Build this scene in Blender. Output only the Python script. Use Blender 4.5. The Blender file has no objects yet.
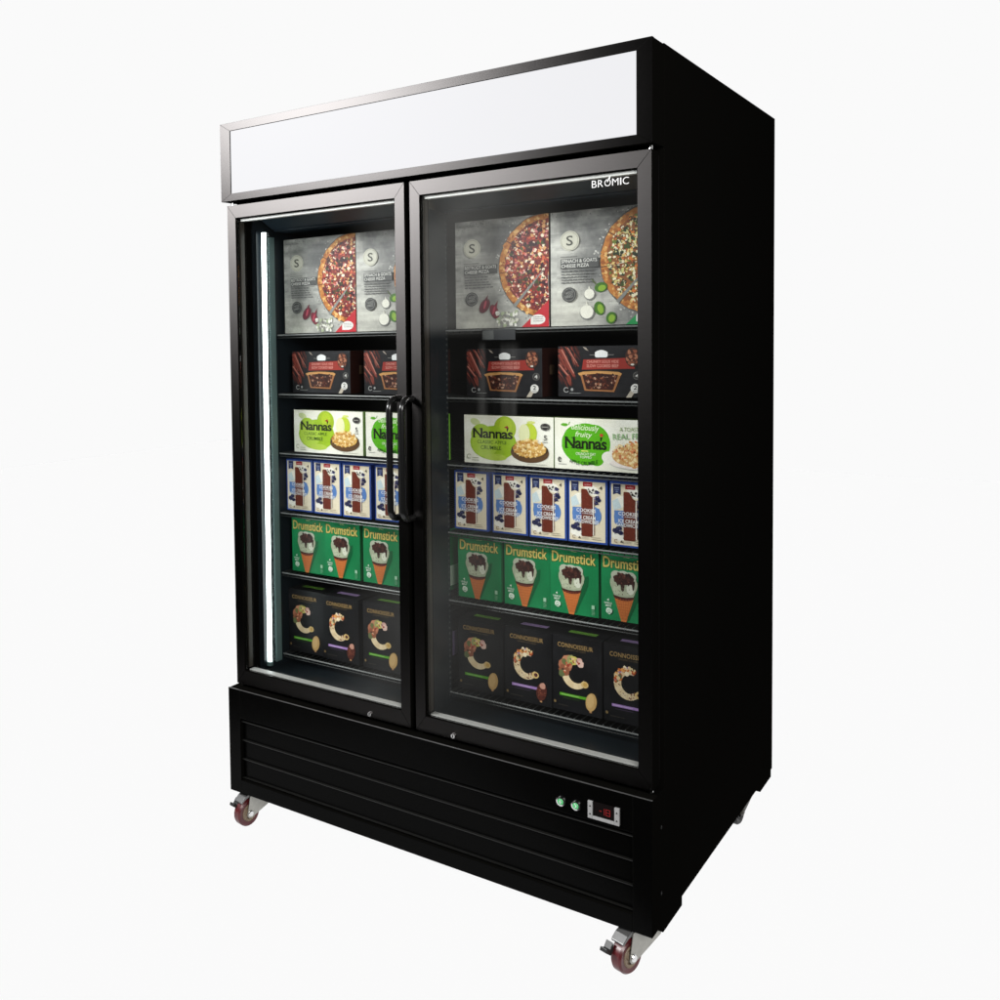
import bpy, math, random
from mathutils import Vector, Matrix, Euler

C = bpy.context.scene.collection
SC = bpy.context.scene

# ------------------------------------------------------------------ helpers
def lin(c):
    """sRGB 0-255 triple to linear rgb"""
    o = []
    for v in c:
        v = v / 255.0
        o.append(v / 12.92 if v <= 0.04045 else ((v + 0.055) / 1.055) ** 2.4)
    return tuple(o)

def principled(name, col, rough=0.5, metal=0.0, spec=0.5, noise=0.0, nscale=40.0, rnoise=0.0, coat=0.0, aniso=None, bump=0.0, bscale=400.0):
    m = bpy.data.materials.new(name)
    m.use_nodes = True
    nt = m.node_tree
    b = nt.nodes['Principled BSDF']
    b.inputs['Base Color'].default_value = (*col, 1)
    b.inputs['Roughness'].default_value = rough
    b.inputs['Metallic'].default_value = metal
    b.inputs['Specular IOR Level'].default_value = spec
    b.inputs['Coat Weight'].default_value = coat
    if noise > 0 or rnoise > 0 or bump > 0:
        tc = nt.nodes.new('ShaderNodeTexCoord')
        mp = nt.nodes.new('ShaderNodeMapping')
        if aniso:
            mp.inputs['Scale'].default_value = aniso
        nt.links.new(tc.outputs['Object'], mp.inputs['Vector'])
        n = nt.nodes.new('ShaderNodeTexNoise')
        n.inputs['Scale'].default_value = nscale
        n.inputs['Detail'].default_value = 4
        nt.links.new(mp.outputs['Vector'], n.inputs['Vector'])
        if noise > 0:
            mx = nt.nodes.new('ShaderNodeMix'); mx.data_type = 'RGBA'
            mx.inputs[6].default_value = (*[c * (1 - noise) for c in col], 1)
            mx.inputs[7].default_value = (*[min(1, c * (1 + noise)) for c in col], 1)
            nt.links.new(n.outputs['Fac'], mx.inputs[0])
            nt.links.new(mx.outputs[2], b.inputs['Base Color'])
        if rnoise > 0:
            mr = nt.nodes.new('ShaderNodeMapRange')
            mr.inputs[3].default_value = max(0.02, rough - rnoise)
            mr.inputs[4].default_value = min(1, rough + rnoise)
            nt.links.new(n.outputs['Fac'], mr.inputs[0])
            nt.links.new(mr.outputs[0], b.inputs['Roughness'])
        if bump > 0:
            n2 = nt.nodes.new('ShaderNodeTexNoise')
            n2.inputs['Scale'].default_value = bscale
            n2.inputs['Detail'].default_value = 3
            nt.links.new(mp.outputs['Vector'], n2.inputs['Vector'])
            bp = nt.nodes.new('ShaderNodeBump')
            bp.inputs['Strength'].default_value = bump
            bp.inputs['Distance'].default_value = 0.001
            nt.links.new(n2.outputs['Fac'], bp.inputs['Height'])
            nt.links.new(bp.outputs['Normal'], b.inputs['Normal'])
    return m

def brushed_metal(name, col, rough):
    m = bpy.data.materials.new(name); m.use_nodes = True
    nt = m.node_tree; nt.nodes.clear()
    out = nt.nodes.new('ShaderNodeOutputMaterial')
    g = nt.nodes.new('ShaderNodeBsdfAnisotropic'); g.distribution = 'BECKMANN'
    tc = nt.nodes.new('ShaderNodeTexCoord'); mp = nt.nodes.new('ShaderNodeMapping'); mp.inputs['Scale'].default_value = (3, 3, 60)
    n = nt.nodes.new('ShaderNodeTexNoise'); n.inputs['Scale'].default_value = 30; n.inputs['Detail'].default_value = 4
    nt.links.new(tc.outputs['Object'], mp.inputs['Vector']); nt.links.new(mp.outputs['Vector'], n.inputs['Vector'])
    mx = nt.nodes.new('ShaderNodeMix'); mx.data_type = 'RGBA'
    mx.inputs[6].default_value = (*[c * 0.88 for c in col], 1); mx.inputs[7].default_value = (*[c * 1.12 for c in col], 1)
    nt.links.new(n.outputs['Fac'], mx.inputs[0]); nt.links.new(mx.outputs[2], g.inputs['Color'])
    mr = nt.nodes.new('ShaderNodeMapRange'); mr.inputs[3].default_value = rough - 0.02; mr.inputs[4].default_value = rough + 0.02
    nt.links.new(n.outputs['Fac'], mr.inputs[0]); nt.links.new(mr.outputs[0], g.inputs['Roughness'])
    nt.links.new(g.outputs[0], out.inputs[0])
    return m

def emissive(name, col, strength, base=(0.8, 0.8, 0.8), rough=0.4):
    m = principled(name, base, rough)
    b = m.node_tree.nodes['Principled BSDF']
    b.inputs['Emission Color'].default_value = (*col, 1)
    b.inputs['Emission Strength'].default_value = strength
    return m

class MB:
    """collects boxes, tubes, lathes and polygons and links them as one mesh object"""
    def __init__(self):
        self.v = []; self.f = []; self.mi = []
    def _add(self, vs, fs, mi=0):
        o = len(self.v)
        self.v += [tuple(p) for p in vs]
        for q in fs:
            self.f.append([i + o for i in q]); self.mi.append(mi)
    def box(self, x0, x1, y0, y1, z0, z1, mi=0):
        vs = [(x0,y0,z0),(x1,y0,z0),(x1,y1,z0),(x0,y1,z0),(x0,y0,z1),(x1,y0,z1),(x1,y1,z1),(x0,y1,z1)]
        fs = [(0,3,2,1),(4,5,6,7),(0,1,5,4),(1,2,6,5),(2,3,7,6),(3,0,4,7)]
        self._add(vs, fs, mi); return self
    def prism(self, pts, axis, a0, a1, mi=0):
        """polygon pts (2D) swept along axis ('x': pts are y,z; 'y': x,z; 'z': x,y)"""
        n = len(pts)
        def P(p, a):
            if axis == 'x': return (a, p[0], p[1])
            if axis == 'y': return (p[0], a, p[1])
            return (p[0], p[1], a)
        vs = [P(p, a0) for p in pts] + [P(p, a1) for p in pts]
        fs = [list(range(n))[::-1], list(range(n, 2 * n))] + [(i, (i + 1) % n, n + (i + 1) % n, n + i) for i in range(n)]
        self._add(vs, fs, mi); return self
    def tube(self, path, r, seg=10, mi=0, cap=True):
        path = [Vector(p) for p in path]
        n = len(path); vs = []; fs = []
        t0 = (path[1] - path[0]).normalized()
        up = Vector((0, 0, 1)) if abs(t0.z) < 0.9 else Vector((1, 0, 0))
        nrm = (up - t0 * up.dot(t0)).normalized()
        for i, p in enumerate(path):
            if i == 0: t = path[1] - path[0]
            elif i == n - 1: t = path[-1] - path[-2]
            else: t = (path[i + 1] - path[i]).normalized() + (path[i] - path[i - 1]).normalized()
            t.normalize()
            nrm = (nrm - t * nrm.dot(t)).normalized()
            b = t.cross(nrm)
            for k in range(seg):
                a = 2 * math.pi * k / seg
                vs.append(p + (nrm * math.cos(a) + b * math.sin(a)) * r)
        for i in range(n - 1):
            for k in range(seg):
                k2 = (k + 1) % seg
                fs.append((i * seg + k, i * seg + k2, (i + 1) * seg + k2, (i + 1) * seg + k))
        if cap:
            fs.append(list(range(seg))[::-1]); fs.append([(n - 1) * seg + k for k in range(seg)])
        self._add(vs, fs, mi); return self
    def lathe(self, prof, c, axis='x', seg=36, mi=0):
        """prof: (radius, offset along the axis), closed ring profile"""
        vs = []; fs = []; n = len(prof)
        for k in range(seg):
            a = 2 * math.pi * k / seg
            for r, h in prof:
                u, w = r * math.cos(a), r * math.sin(a)
                if axis == 'x': vs.append((c[0] + h, c[1] + u, c[2] + w))
                elif axis == 'y': vs.append((c[0] + u, c[1] + h, c[2] + w))
                else: vs.append((c[0] + u, c[1] + w, c[2] + h))
        for k in range(seg):
            k2 = (k + 1) % seg
            for i in range(n):
                j = (i + 1) % n
                fs.append((k * n + i, k * n + j, k2 * n + j, k2 * n + i))
        self._add(vs, fs, mi); return self
    def build(self, name, mats, parent=None, bevel=0.0, smooth=False, seg=2, front=False):
        me = bpy.data.meshes.new(name)
        me.from_pydata(self.v, [], self.f)
        if not isinstance(mats, (list, tuple)): mats = [mats]
        for m in mats: me.materials.append(m)
        me.polygons.foreach_set('material_index', self.mi)
        me.update()
        import bmesh
        bm = bmesh.new(); bm.from_mesh(me)
        bmesh.ops.recalc_face_normals(bm, faces=bm.faces)
        if front:                       # faces that look forward take the first material, all others the second
            for f in bm.faces: f.material_index = 0 if f.normal.y < -0.5 else 1
        bm.to_mesh(me); bm.free()
        o = bpy.data.objects.new(name, me); C.objects.link(o)
        if parent is not None: o.parent = parent
        if smooth:
            me.polygons.foreach_set('use_smooth', [True] * len(me.polygons))
            md = o.modifiers.new('edge', 'EDGE_SPLIT'); md.split_angle = math.radians(38)
        if bevel > 0:
            md = o.modifiers.new('bevel', 'BEVEL'); md.width = bevel; md.segments = seg
            md.limit_method = 'ANGLE'; md.angle_limit = math.radians(50)
        return o

def tag(o, label=None, cat=None, group=None, kind=None):
    if label: o['label'] = label
    if cat: o['category'] = cat
    if group: o['group'] = group
    if kind: o['kind'] = kind
    return o

def empty(name, loc=(0, 0, 0)):
    e = bpy.data.objects.new(name, None); C.objects.link(e); e.location = loc
    e.empty_display_size = 0.1
    return e

# ------------------------------------------------------------------ lettering (Blender's built-in font)
_tc = {}
def glyphs(s, bold=0.0, shear=0.0, spacing=1.0):
    """triangulated flat lettering normalised to the unit box"""
    key = (s, bold, shear, spacing)
    if key in _tc: return _tc[key]
    cu = bpy.data.curves.new('lettering_curve', 'FONT')
    cu.body = s; cu.offset = bold; cu.shear = shear; cu.space_character = spacing
    cu.resolution_u = 3; cu.fill_mode = 'FRONT'
    o = bpy.data.objects.new('lettering_curve', cu); C.objects.link(o)
    bpy.context.view_layer.update()
    dg = bpy.context.evaluated_depsgraph_get()
    me = bpy.data.meshes.new_from_object(o.evaluated_get(dg))
    vs = [(v.co.x, v.co.y) for v in me.vertices]
    fs = [list(p.vertices) for p in me.polygons]
    bpy.data.objects.remove(o); bpy.data.curves.remove(cu); bpy.data.meshes.remove(me)
    x0 = min(v[0] for v in vs); x1 = max(v[0] for v in vs)
    y0 = min(v[1] for v in vs); y1 = max(v[1] for v in vs)
    vs = [((x - x0) / (x1 - x0), (y - y0) / (y1 - y0)) for x, y in vs]
    _tc[key] = (vs, fs); return vs, fs

# ------------------------------------------------------------------ printed artwork
def clip(poly, w, h):
    for ax, lim, sgn in ((0, 0.0, 1), (0, w, -1), (1, 0.0, 1), (1, h, -1)):
        out = []
        n = len(poly)
        for i in range(n):
            a, b = poly[i], poly[(i + 1) % n]
            da, db = (a[ax] - lim) * sgn, (b[ax] - lim) * sgn
            if da >= 0: out.append(a)
            if (da >= 0) != (db >= 0):
                t = da / (da - db)
                out.append((a[0] + (b[0] - a[0]) * t, a[1] + (b[1] - a[1]) * t))
        poly = out
        if len(poly) < 3: return []
    return poly

def mitred(b, x0, x1, z0, z1, l, r, t, bt, y0, y1):
    """four mitred bars round an opening"""
    o = [(x0, z0), (x1, z0), (x1, z1), (x0, z1)]
    i = [(x0 + l, z0 + bt), (x1 - r, z0 + bt), (x1 - r, z1 - t), (x0 + l, z1 - t)]
    for k in range(4):
        j = (k + 1) % 4
        b.prism([o[k], o[j], i[j], i[k]], 'y', y0, y1)
    return b

class Art:
    """flat printed artwork on a carton front: coloured polygons stacked in 0.12 mm ink layers; u right, v up, metres"""
    STEP = 0.00014
    def __init__(self, w, h):
        self.w = w; self.h = h; self.v = []; self.f = []; self.c = []; self.s = []
        self.L = 1; self.sec = 'front_panel'
    def up(self, n=1): self.L += n
    def poly(self, pts, col, layer=None):
        pts = clip(pts, self.w, self.h)
        if not pts: return
        self.k = (getattr(self, 'k', 0) + 1) % 17
        y = -self.STEP * (self.L if layer is None else layer) - 0.000007 * self.k
        o = len(self.v)
        self.v += [(p[0], y, p[1]) for p in pts]
        self.f.append(list(range(o, o + len(pts)))); self.c.append(lin(col)); self.s.append(self.sec)
    def rect(self, u0, u1, v0, v1, col): self.poly([(u0, v0), (u1, v0), (u1, v1), (u0, v1)], col)
    def ell(self, cu, cv, ru, rv, col, n=28, rot=0.0, a0=0, a1=2 * math.pi, wob=0.0, rnd=None):
        p = []
        for k in range(n):
            a = a0 + (a1 - a0) * k / n
            q = 1 + (rnd.uniform(-wob, wob) if rnd else 0)
            x, y = ru * q * math.cos(a), rv * q * math.sin(a)
            p.append((cu + x * math.cos(rot) - y * math.sin(rot), cv + x * math.sin(rot) + y * math.cos(rot)))
        self.poly(p, col)
    def ring(self, cu, cv, r0, r1, col, n=40, a0=0, a1=2 * math.pi):
        for k in range(n):
            a, b = a0 + (a1 - a0) * k / n, a0 + (a1 - a0) * (k + 1) / n
            self.poly([(cu + r0 * math.cos(a), cv + r0 * math.sin(a)), (cu + r1 * math.cos(a), cv + r1 * math.sin(a)),
                       (cu + r1 * math.cos(b), cv + r1 * math.sin(b)), (cu + r0 * math.cos(b), cv + r0 * math.sin(b))], col)
    def blob(self, cu, cv, r, col, rnd, n=7, wob=0.35, asp=1.0):
        rot = rnd.uniform(0, 6.28)
        self.ell(cu, cv, r, r * asp, col, n=n, rot=rot, wob=wob, rnd=rnd)
    def text(self, s, u0, u1, v0, v1, col, bold=0.0, shear=0.0, rot=0.0, spacing=1.0, arc=0.0, part='front_panel'):
        vs, fs = glyphs(s, bold, shear, spacing)
        cu, cv = (u0 + u1) / 2, (v0 + v1) / 2
        self.L += 1
        y0 = -self.STEP * self.L
        P = []
        for a, b in vs:
            x, z = (a - 0.5) * (u1 - u0), (b - 0.5) * (v1 - v0)
            z += arc * (1 - (2 * a - 1) ** 2)
            P.append((cu + x * math.cos(rot) - z * math.sin(rot), cv + x * math.sin(rot) + z * math.cos(rot)))
        cl = lin(col)
        for n_, f in enumerate(fs):
            q = clip([P[i] for i in f], self.w, self.h)
            y = y0 - 0.000007 * (n_ % 13)
            if q:
                o = len(self.v); self.v += [(p[0], y, p[1]) for p in q]
                self.f.append(list(range(o, o + len(q)))); self.c.append(cl); self.s.append(part)
    def lines(self, u0, u1, v_top, n, dv, col, rnd, th=0.35):
        """rows of small print: broken dashes the size of words"""
        for k in range(n):
            v = v_top - k * dv; u = u0; end = u1 - rnd.uniform(0, 0.25) * (u1 - u0)
            while u < end:
                l = rnd.uniform(0.06, 0.16) * (u1 - u0)
                self.rect(u, min(end, u + l), v - dv * th, v, col); u += l + 0.025 * (u1 - u0)
    def ground(self, nu, nv, fn):
        """mottled background: a grid whose faces take the colour fn(u, v) in 0..1"""
        for i in range(nu):
            for j in range(nv):
                u0, u1, v0, v1 = i / nu, (i + 1) / nu, j / nv, (j + 1) / nv
                o = len(self.v)
                self.v += [(u0 * self.w, 0, v0 * self.h), (u1 * self.w, 0, v0 * self.h), (u1 * self.w, 0, v1 * self.h), (u0 * self.w, 0, v1 * self.h)]
                self.f.append([o, o + 1, o + 2, o + 3]); self.s.append('front_panel'); self.c.append(lin(fn((u0 + u1) / 2, (v0 + v1) / 2)))
    def meshes(self, mat):
        """one mesh for each printed part: front_panel, picture, emblem, lettering"""
        out = []
        for sec in dict.fromkeys(self.s):
            v = []; fs = []; buf = []
            for f, c, q in zip(self.f, self.c, self.s):
                if q != sec: continue
                o = len(v); v += [self.v[i] for i in f]; fs.append(list(range(o, o + len(f)))); buf += [c[0], c[1], c[2], 1.0] * len(f)
            me = bpy.data.meshes.new(sec); me.from_pydata(v, [], fs)
            at = me.color_attributes.new('print_colour', 'FLOAT_COLOR', 'CORNER'); at.data.foreach_set('color', buf)
            me.materials.append(mat); me.update(); out.append((sec, me))
        return out

def vnoise(rnd, n):
    g = [[rnd.random() for _ in range(n + 2)] for _ in range(n + 2)]
    def f(u, v):
        x, y = max(0, min(0.9999, u)) * n, max(0, min(0.9999, v)) * n
        i, j = int(x), int(y); a, b = x - i, y - j
        a = a * a * (3 - 2 * a); b = b * b * (3 - 2 * b)
        return (g[i][j] * (1 - a) + g[i + 1][j] * a) * (1 - b) + (g[i][j + 1] * (1 - a) + g[i + 1][j + 1] * a) * b
    return f

def mix(a, b, t): return tuple(x + (y - x) * t for x, y in zip(a, b))

def print_material(name, rough, spec):
    m = bpy.data.materials.new(name); m.use_nodes = True
    nt = m.node_tree; b = nt.nodes['Principled BSDF']
    at = nt.nodes.new('ShaderNodeAttribute'); at.attribute_name = 'print_colour'
    n = nt.nodes.new('ShaderNodeTexNoise'); n.inputs['Scale'].default_value = 140; n.inputs['Detail'].default_value = 3
    tc = nt.nodes.new('ShaderNodeTexCoord'); nt.links.new(tc.outputs['Object'], n.inputs['Vector'])
    mr = nt.nodes.new('ShaderNodeMapRange'); mr.inputs[3].default_value = 0.93; mr.inputs[4].default_value = 1.06
    nt.links.new(n.outputs['Fac'], mr.inputs[0])
    vm = nt.nodes.new('ShaderNodeVectorMath'); vm.operation = 'SCALE'
    nt.links.new(at.outputs['Color'], vm.inputs[0]); nt.links.new(mr.outputs[0], vm.inputs['Scale'])
    nt.links.new(vm.outputs[0], b.inputs['Base Color'])
    b.inputs['Roughness'].default_value = rough
    b.inputs['Specular IOR Level'].default_value = spec
    return m

M = {}
M['print'] = print_material('printed_card', 0.38, 0.3)
M['powder'] = principled('black_powder_coat', (0.0007, 0.0007, 0.00065), 0.24, spec=0.045, rnoise=0.08, nscale=9, bump=0.12, bscale=900)
M['side'] = principled('black_side_sheet', (0.0024, 0.0023, 0.0020), 0.5, spec=0.0)
M['brushed'] = brushed_metal('brushed_black_anodised', (0.017, 0.0162, 0.0160), 0.30)
M['brushed_door'] = brushed_metal('brushed_door_anodised', (0.040, 0.0378, 0.0372), 0.415)
M['gasket'] = principled('rubber_gasket', (0.004, 0.004, 0.004), 0.7, spec=0.1)
M['liner'] = principled('black_liner', (0.0075, 0.0108, 0.0140), 0.35, spec=0.2, rnoise=0.1, nscale=6)
M['cowl'] = principled('navy_fan_cowl', (0.02, 0.032, 0.045), 0.4, spec=0.3, noise=0.4, nscale=14, aniso=(1, 1, 6))
M['wire'] = principled('black_coated_wire', (0.012, 0.013, 0.013), 0.35, spec=0.4)
M['rail'] = principled('highlight_grey_rail', (0.16, 0.165, 0.165), 0.35, spec=0.5, noise=0.3, nscale=60)  # rail highlight put into a lighter grey than the wires
M['alu'] = principled('sheen_spacer_bar', (0.80, 0.80, 0.79), 0.4, spec=0.5, noise=0.06, nscale=20)
M['upright'] = principled('grey_upright', (0.085, 0.13, 0.13), 0.45, spec=0.4)
M['spacer_shaded'] = principled('shaded_spacer_bar', (0.030, 0.025, 0.020), 0.4, spec=0.3, noise=0.6, nscale=5)
M['shaded_bracket'] = principled('shaded_bracket', (0.045, 0.042, 0.034), 0.5, metal=0.3, noise=0.3, nscale=60)
M['slot'] = principled('slot_edge', (0.05, 0.055, 0.055), 0.5, spec=0.3)
M['alu_sill'] = principled('satin_sill_bar', (0.42, 0.41, 0.40), 0.4, spec=0.5, noise=0.15, nscale=12)
M['shaded_wheel'] = principled('shaded_wheel', (0.006, 0.006, 0.006), 0.5, spec=0.3)
M['handle'] = principled('black_handle_coat', (0.004, 0.004, 0.004), 0.22, spec=0.35)
M['chrome'] = principled('chrome', (0.75, 0.75, 0.75), 0.18, metal=1.0)
M['zinc'] = principled('zinc_plated_steel', (0.33, 0.325, 0.30), 0.42, metal=0.6, noise=0.25, nscale=60, rnoise=0.1)
M['zinc_dark'] = principled('dark_steel', (0.16, 0.16, 0.16), 0.35, metal=0.8, noise=0.3, nscale=50)
M['red_rubber'] = principled('red_polyurethane', (0.060, 0.005, 0.007), 0.32, spec=0.5, noise=0.5, nscale=60)
M['hub'] = principled('tan_hub', (0.17, 0.125, 0.085), 0.5, noise=0.3, nscale=80)
M['pedal'] = principled('black_pedal', (0.01, 0.01, 0.01), 0.4, spec=0.4)
M['sign'] = emissive('backlit_white_acrylic', lin((241, 241, 244)), 0.93, base=(0.012, 0.012, 0.012), rough=0.5)
M['sign'].node_tree.nodes['Principled BSDF'].inputs['Specular IOR Level'].default_value = 0.06
M['tube'] = emissive('lit_tube_lens', (0.90, 1.0, 0.99), 7.0)
M['led_soft'] = emissive('lit_hidden_tube', (0.95, 1.0, 0.99), 6.0)
M['bezel'] = principled('grey_plastic_bezel', (0.20, 0.20, 0.20), 0.4, noise=0.25, nscale=90)
M['lcd'] = principled('dark_display_window', (0.004, 0.003, 0.003), 0.15, spec=0.3)
M['digit'] = emissive('lit_red_digit', (0.9, 0.02, 0.03), 0.16, base=(0.03, 0, 0))
M['green_lamp'] = emissive('lit_green_button', (0.05, 0.45, 0.14), 0.16, base=(0.06, 0.30, 0.11))
M['white_ink'] = principled('white_ink', (0.50, 0.50, 0.50), 0.5)
M['screw'] = principled('black_screw', (0.002, 0.002, 0.002), 0.6, spec=0.05)

def glass_material():
    m = bpy.data.materials.new('door_glass'); m.use_nodes = True
    nt = m.node_tree; nt.nodes.clear()
    out = nt.nodes.new('ShaderNodeOutputMaterial')
    mx = nt.nodes.new('ShaderNodeMixShader')
    tr = nt.nodes.new('ShaderNodeBsdfTransparent'); tr.inputs[0].default_value = (0.965, 0.975, 0.97, 1)
    gl = nt.nodes.new('ShaderNodeBsdfGlossy'); gl.inputs['Roughness'].default_value = 0.0
    lw = nt.nodes.new('ShaderNodeLayerWeight'); lw.inputs['Blend'].default_value = 0.5
    pw = nt.nodes.new('ShaderNodeMath'); pw.operation = 'POWER'; pw.inputs[1].default_value = 5
    ml = nt.nodes.new('ShaderNodeMath'); ml.operation = 'MULTIPLY_ADD'; ml.inputs[1].default_value = 0.8; ml.inputs[2].default_value = 0.12
    nt.links.new(lw.outputs['Facing'], pw.inputs[0]); nt.links.new(pw.outputs[0], ml.inputs[0])
    nt.links.new(ml.outputs[0], mx.inputs[0]); nt.links.new(tr.outputs[0], mx.inputs[1]); nt.links.new(gl.outputs[0], mx.inputs[2])
    nt.links.new(mx.outputs[0], out.inputs[0])
    return m
M['glass'] = glass_material()

# ------------------------------------------------------------------ the freezer
W = 1.2
fr = tag(empty('display_freezer'), 'tall black two-door display freezer with lit white header panel, standing on four red castors', 'freezer')

# cabinet shell (walls butt end to end)
b = MB()
b.box(-0.050, 0.0, 0.075, 1.050, 0.100, 1.9985)
b.box(-1.200, -1.150, 0.075, 1.050, 0.100, 1.9985)
b.box(-1.150, -0.050, 1.000, 1.050, 0.100, 1.9985)
b.box(-1.150, -0.050, 0.075, 1.000, 1.770, 1.9985)
b.box(-1.150, -0.050, 0.075, 1.000, 0.100, 0.425)
b.build('cabinet', M['side'], fr, bevel=0.0012)

# liner inside
b = MB()
b.box(-1.150, -1.146, 0.077, 0.996, 0.430, 1.766)
b.box(-0.054, -0.050, 0.077, 0.996, 0.430, 1.766)
b.box(-1.146, -0.054, 0.992, 0.996, 0.430, 1.766)
b.box(-1.146, -0.054, 0.077, 0.992, 0.426, 0.432)
b.build('interior_liner', M['liner'], fr)
b = MB(); b.box(-1.145, -0.055, 0.170, 0.985, 1.708, 1.768)
b.prism([(0.085, 1.748), (0.165, 1.712), (0.165, 1.766), (0.085, 1.766)], 'x', -1.145, -0.055)
b.build('fan_cowl', M['cowl'], fr, bevel=0.002)

# header light box
b = MB()
mitred(b, -1.193, 0.0, 1.781, 1.996, 0.036, 0.033, 0.022, 0.020, 0.0, 0.012)
b.build('header_frame', [M['brushed'], M['side']], fr, bevel=0.0004, front=True, seg=1)
b = MB(); b.box(-1.193, -0.0005, 0.012, 0.0745, 1.7815, 1.9955)
b.build('light_box', M['side'], fr)
b = MB(); b.box(-1.1565, -0.0335, 0.003, 0.0115, 1.8015, 1.9735)
b.build('sign_panel', M['sign'], fr)

# doors
def make_door(x0, x1, hx, lockx):
    z0, z1, zt, zb = 0.409, 1.771, 0.036, 0.040
    s0 = 0.030; s1 = 0.028
    y0, y1 = 0.016, 0.060
    if x0 < -1: ia, ib = x0 + s0, x1 - s1
    else: ia, ib = x0 + s1, x1 - s0
    b = MB()
    mitred(b, x0, x1, z0, z1, ia - x0, x1 - ib, zt, zb, y0, y1)
    d = b.build('door', [M['brushed_door'], M['side']], fr, bevel=0.0005, front=True, seg=1)
    b = MB(); b.box(ia + 0.0004, ib - 0.0004, 0.0235, 0.0295, z0 + zb + 0.0004, z1 - zt - 0.0004)
    b.build('glass', M['glass'], d)
    # spacer bars of the glazing unit, seen through the pane; top shine and side shade painted in
    b = MB(); b.box(ia + 0.006, ib - 0.006, 0.031, 0.048, z1 - zt - 0.0085, z1 - zt - 0.002)
    b.build('spacer_bar', M['alu'], d)
    b = MB(); b.box(ia + 0.006, ib - 0.006, 0.031, 0.050, z0 + zb + 0.0005, z0 + zb + 0.0035)
    b.build('spacer_bar', M['alu_sill'], d)
    b = MB(); b.box(ia + 0.0012, ia + 0.005, 0.031, 0.047, z0 + zb + 0.008, z1 - zt - 0.010)
    b.build('spacer_bar', M['spacer_shaded'], d)
    b = MB(); b.box(ib - 0.004, ib - 0.001, 0.031, 0.047, z0 + zb + 0.008, z1 - zt - 0.010)
    b.build('spacer_bar', M['spacer_shaded'], d)
    b = MB()
    b.box(x0 + .004, x0 + .018, y1, 0.0745, z0 + .006, z1 - .006); b.box(x1 - .018, x1 - .004, y1, 0.0745, z0 + .006, z1 - .006)
    b.box(x0 + .018, x1 - .018, y1, 0.0745, z1 - .022, z1 - .006); b.box(x0 + .018, x1 - .018, y1, 0.0745, z0 + .006, z0 + .022)
    b.build('gasket', M['gasket'], d)
    # D-shaped tube handle
    yb, zl, zh, r = -0.032, 0.944, 1.240, 0.028
    path = [(hx, y0 + 0.001, zh)]
    for k in range(9):
        a = math.pi / 2 * k / 8
        path.append((hx, yb + r - r * math.sin(a), zh - r + r * math.cos(a)))
    for k in range(9):
        a = math.pi / 2 * k / 8
        path.append((hx, yb + r - r * math.cos(a), zl + r - r * math.sin(a)))
    path.append((hx, y0 + 0.001, zl))
    MB().tube(path, 0.0085, seg=16).build('handle', M['handle'], d, smooth=True)
    b = MB()
    b.lathe([(0.0, 0.0), (0.0052, 0.0), (0.0062, 0.002), (0.0062, 0.0065), (0.0, 0.0065)], (lockx, 0.0095, 0.4195), 'y', 20)
    b.box(lockx - 0.0007, lockx + 0.0007, 0.0085, 0.0095, 0.4160, 0.4230, 1)
    b.build('lock', [M['chrome'], M['screw']], d, smooth=True)
    b = MB().lathe([(0.0, 0), (0.004, 0), (0.004, 0.008), (0, 0.008)], ((x0 + .010) if x0 < -1 else (x1 - .006), 0.028, 1.7715), 'z', 12)
    b.build('hinge_pin', M['chrome'], d)
    b = MB().lathe([(0.0, 0), (0.004, 0), (0.004, 0.008), (0, 0.008)], ((x0 + .010) if x0 < -1 else (x1 - .006), 0.028, 0.4005), 'z', 12)
    b.build('hinge_pin', M['chrome'], d)
    return d
dL = make_door(-1.186, -0.606, -0.627, -0.727)
dR = make_door(-0.591, -0.007, -0.591, -0.484)

# maker's wordmark on the glass
def flat_text(parts, name, mat, parent, y):
    v = []; f = []
    for s, u0, u1, v0, v1, bold in parts:
        vs, fs = glyphs(s, bold)
        o = len(v)
        v += [(u0 + a * (u1 - u0), y, v0 + c * (v1 - v0)) for a, c in vs]
        f += [[i + o for i in q] for q in fs]
    me = bpy.data.meshes.new(name); me.from_pydata(v, [], f); me.materials.append(mat); me.update()
    o = bpy.data.objects.new(name, me); C.objects.link(o); o.parent = parent
    md = o.modifiers.new('ink', 'SOLIDIFY'); md.thickness = 0.0002; md.offset = 0
    return o, me
z0, z1 = 1.7050, 1.7200
wm = [('B', -0.1370, -0.1265, z0, z1, -.010), ('R', -0.1235, -0.1125, z0, z1, -.010), ('O', -0.1095, -0.0955, z0, z1, -.010),
      ('M', -0.0925, -0.0790, z0, z1, -.010), ('I', -0.0755, -0.0730, z0, z1, -.010), ('C', -0.0700, -0.0570, z0, z1, -.010)]
o, me = flat_text(wm, 'wordmark', M['white_ink'], dR, 0.0231)
import bmesh
bm = bmesh.new(); bm.from_mesh(me)
for pts in ([(-0.1035, 1.7130), (-0.0975, 1.7200), (-0.0962, 1.7268), (-0.1000, 1.7225), (-0.1030, 1.7190)],):
    bm.faces.new([bm.verts.new((p[0], 0.0231, p[1])) for p in pts])
bm.to_mesh(me); bm.free()

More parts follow.
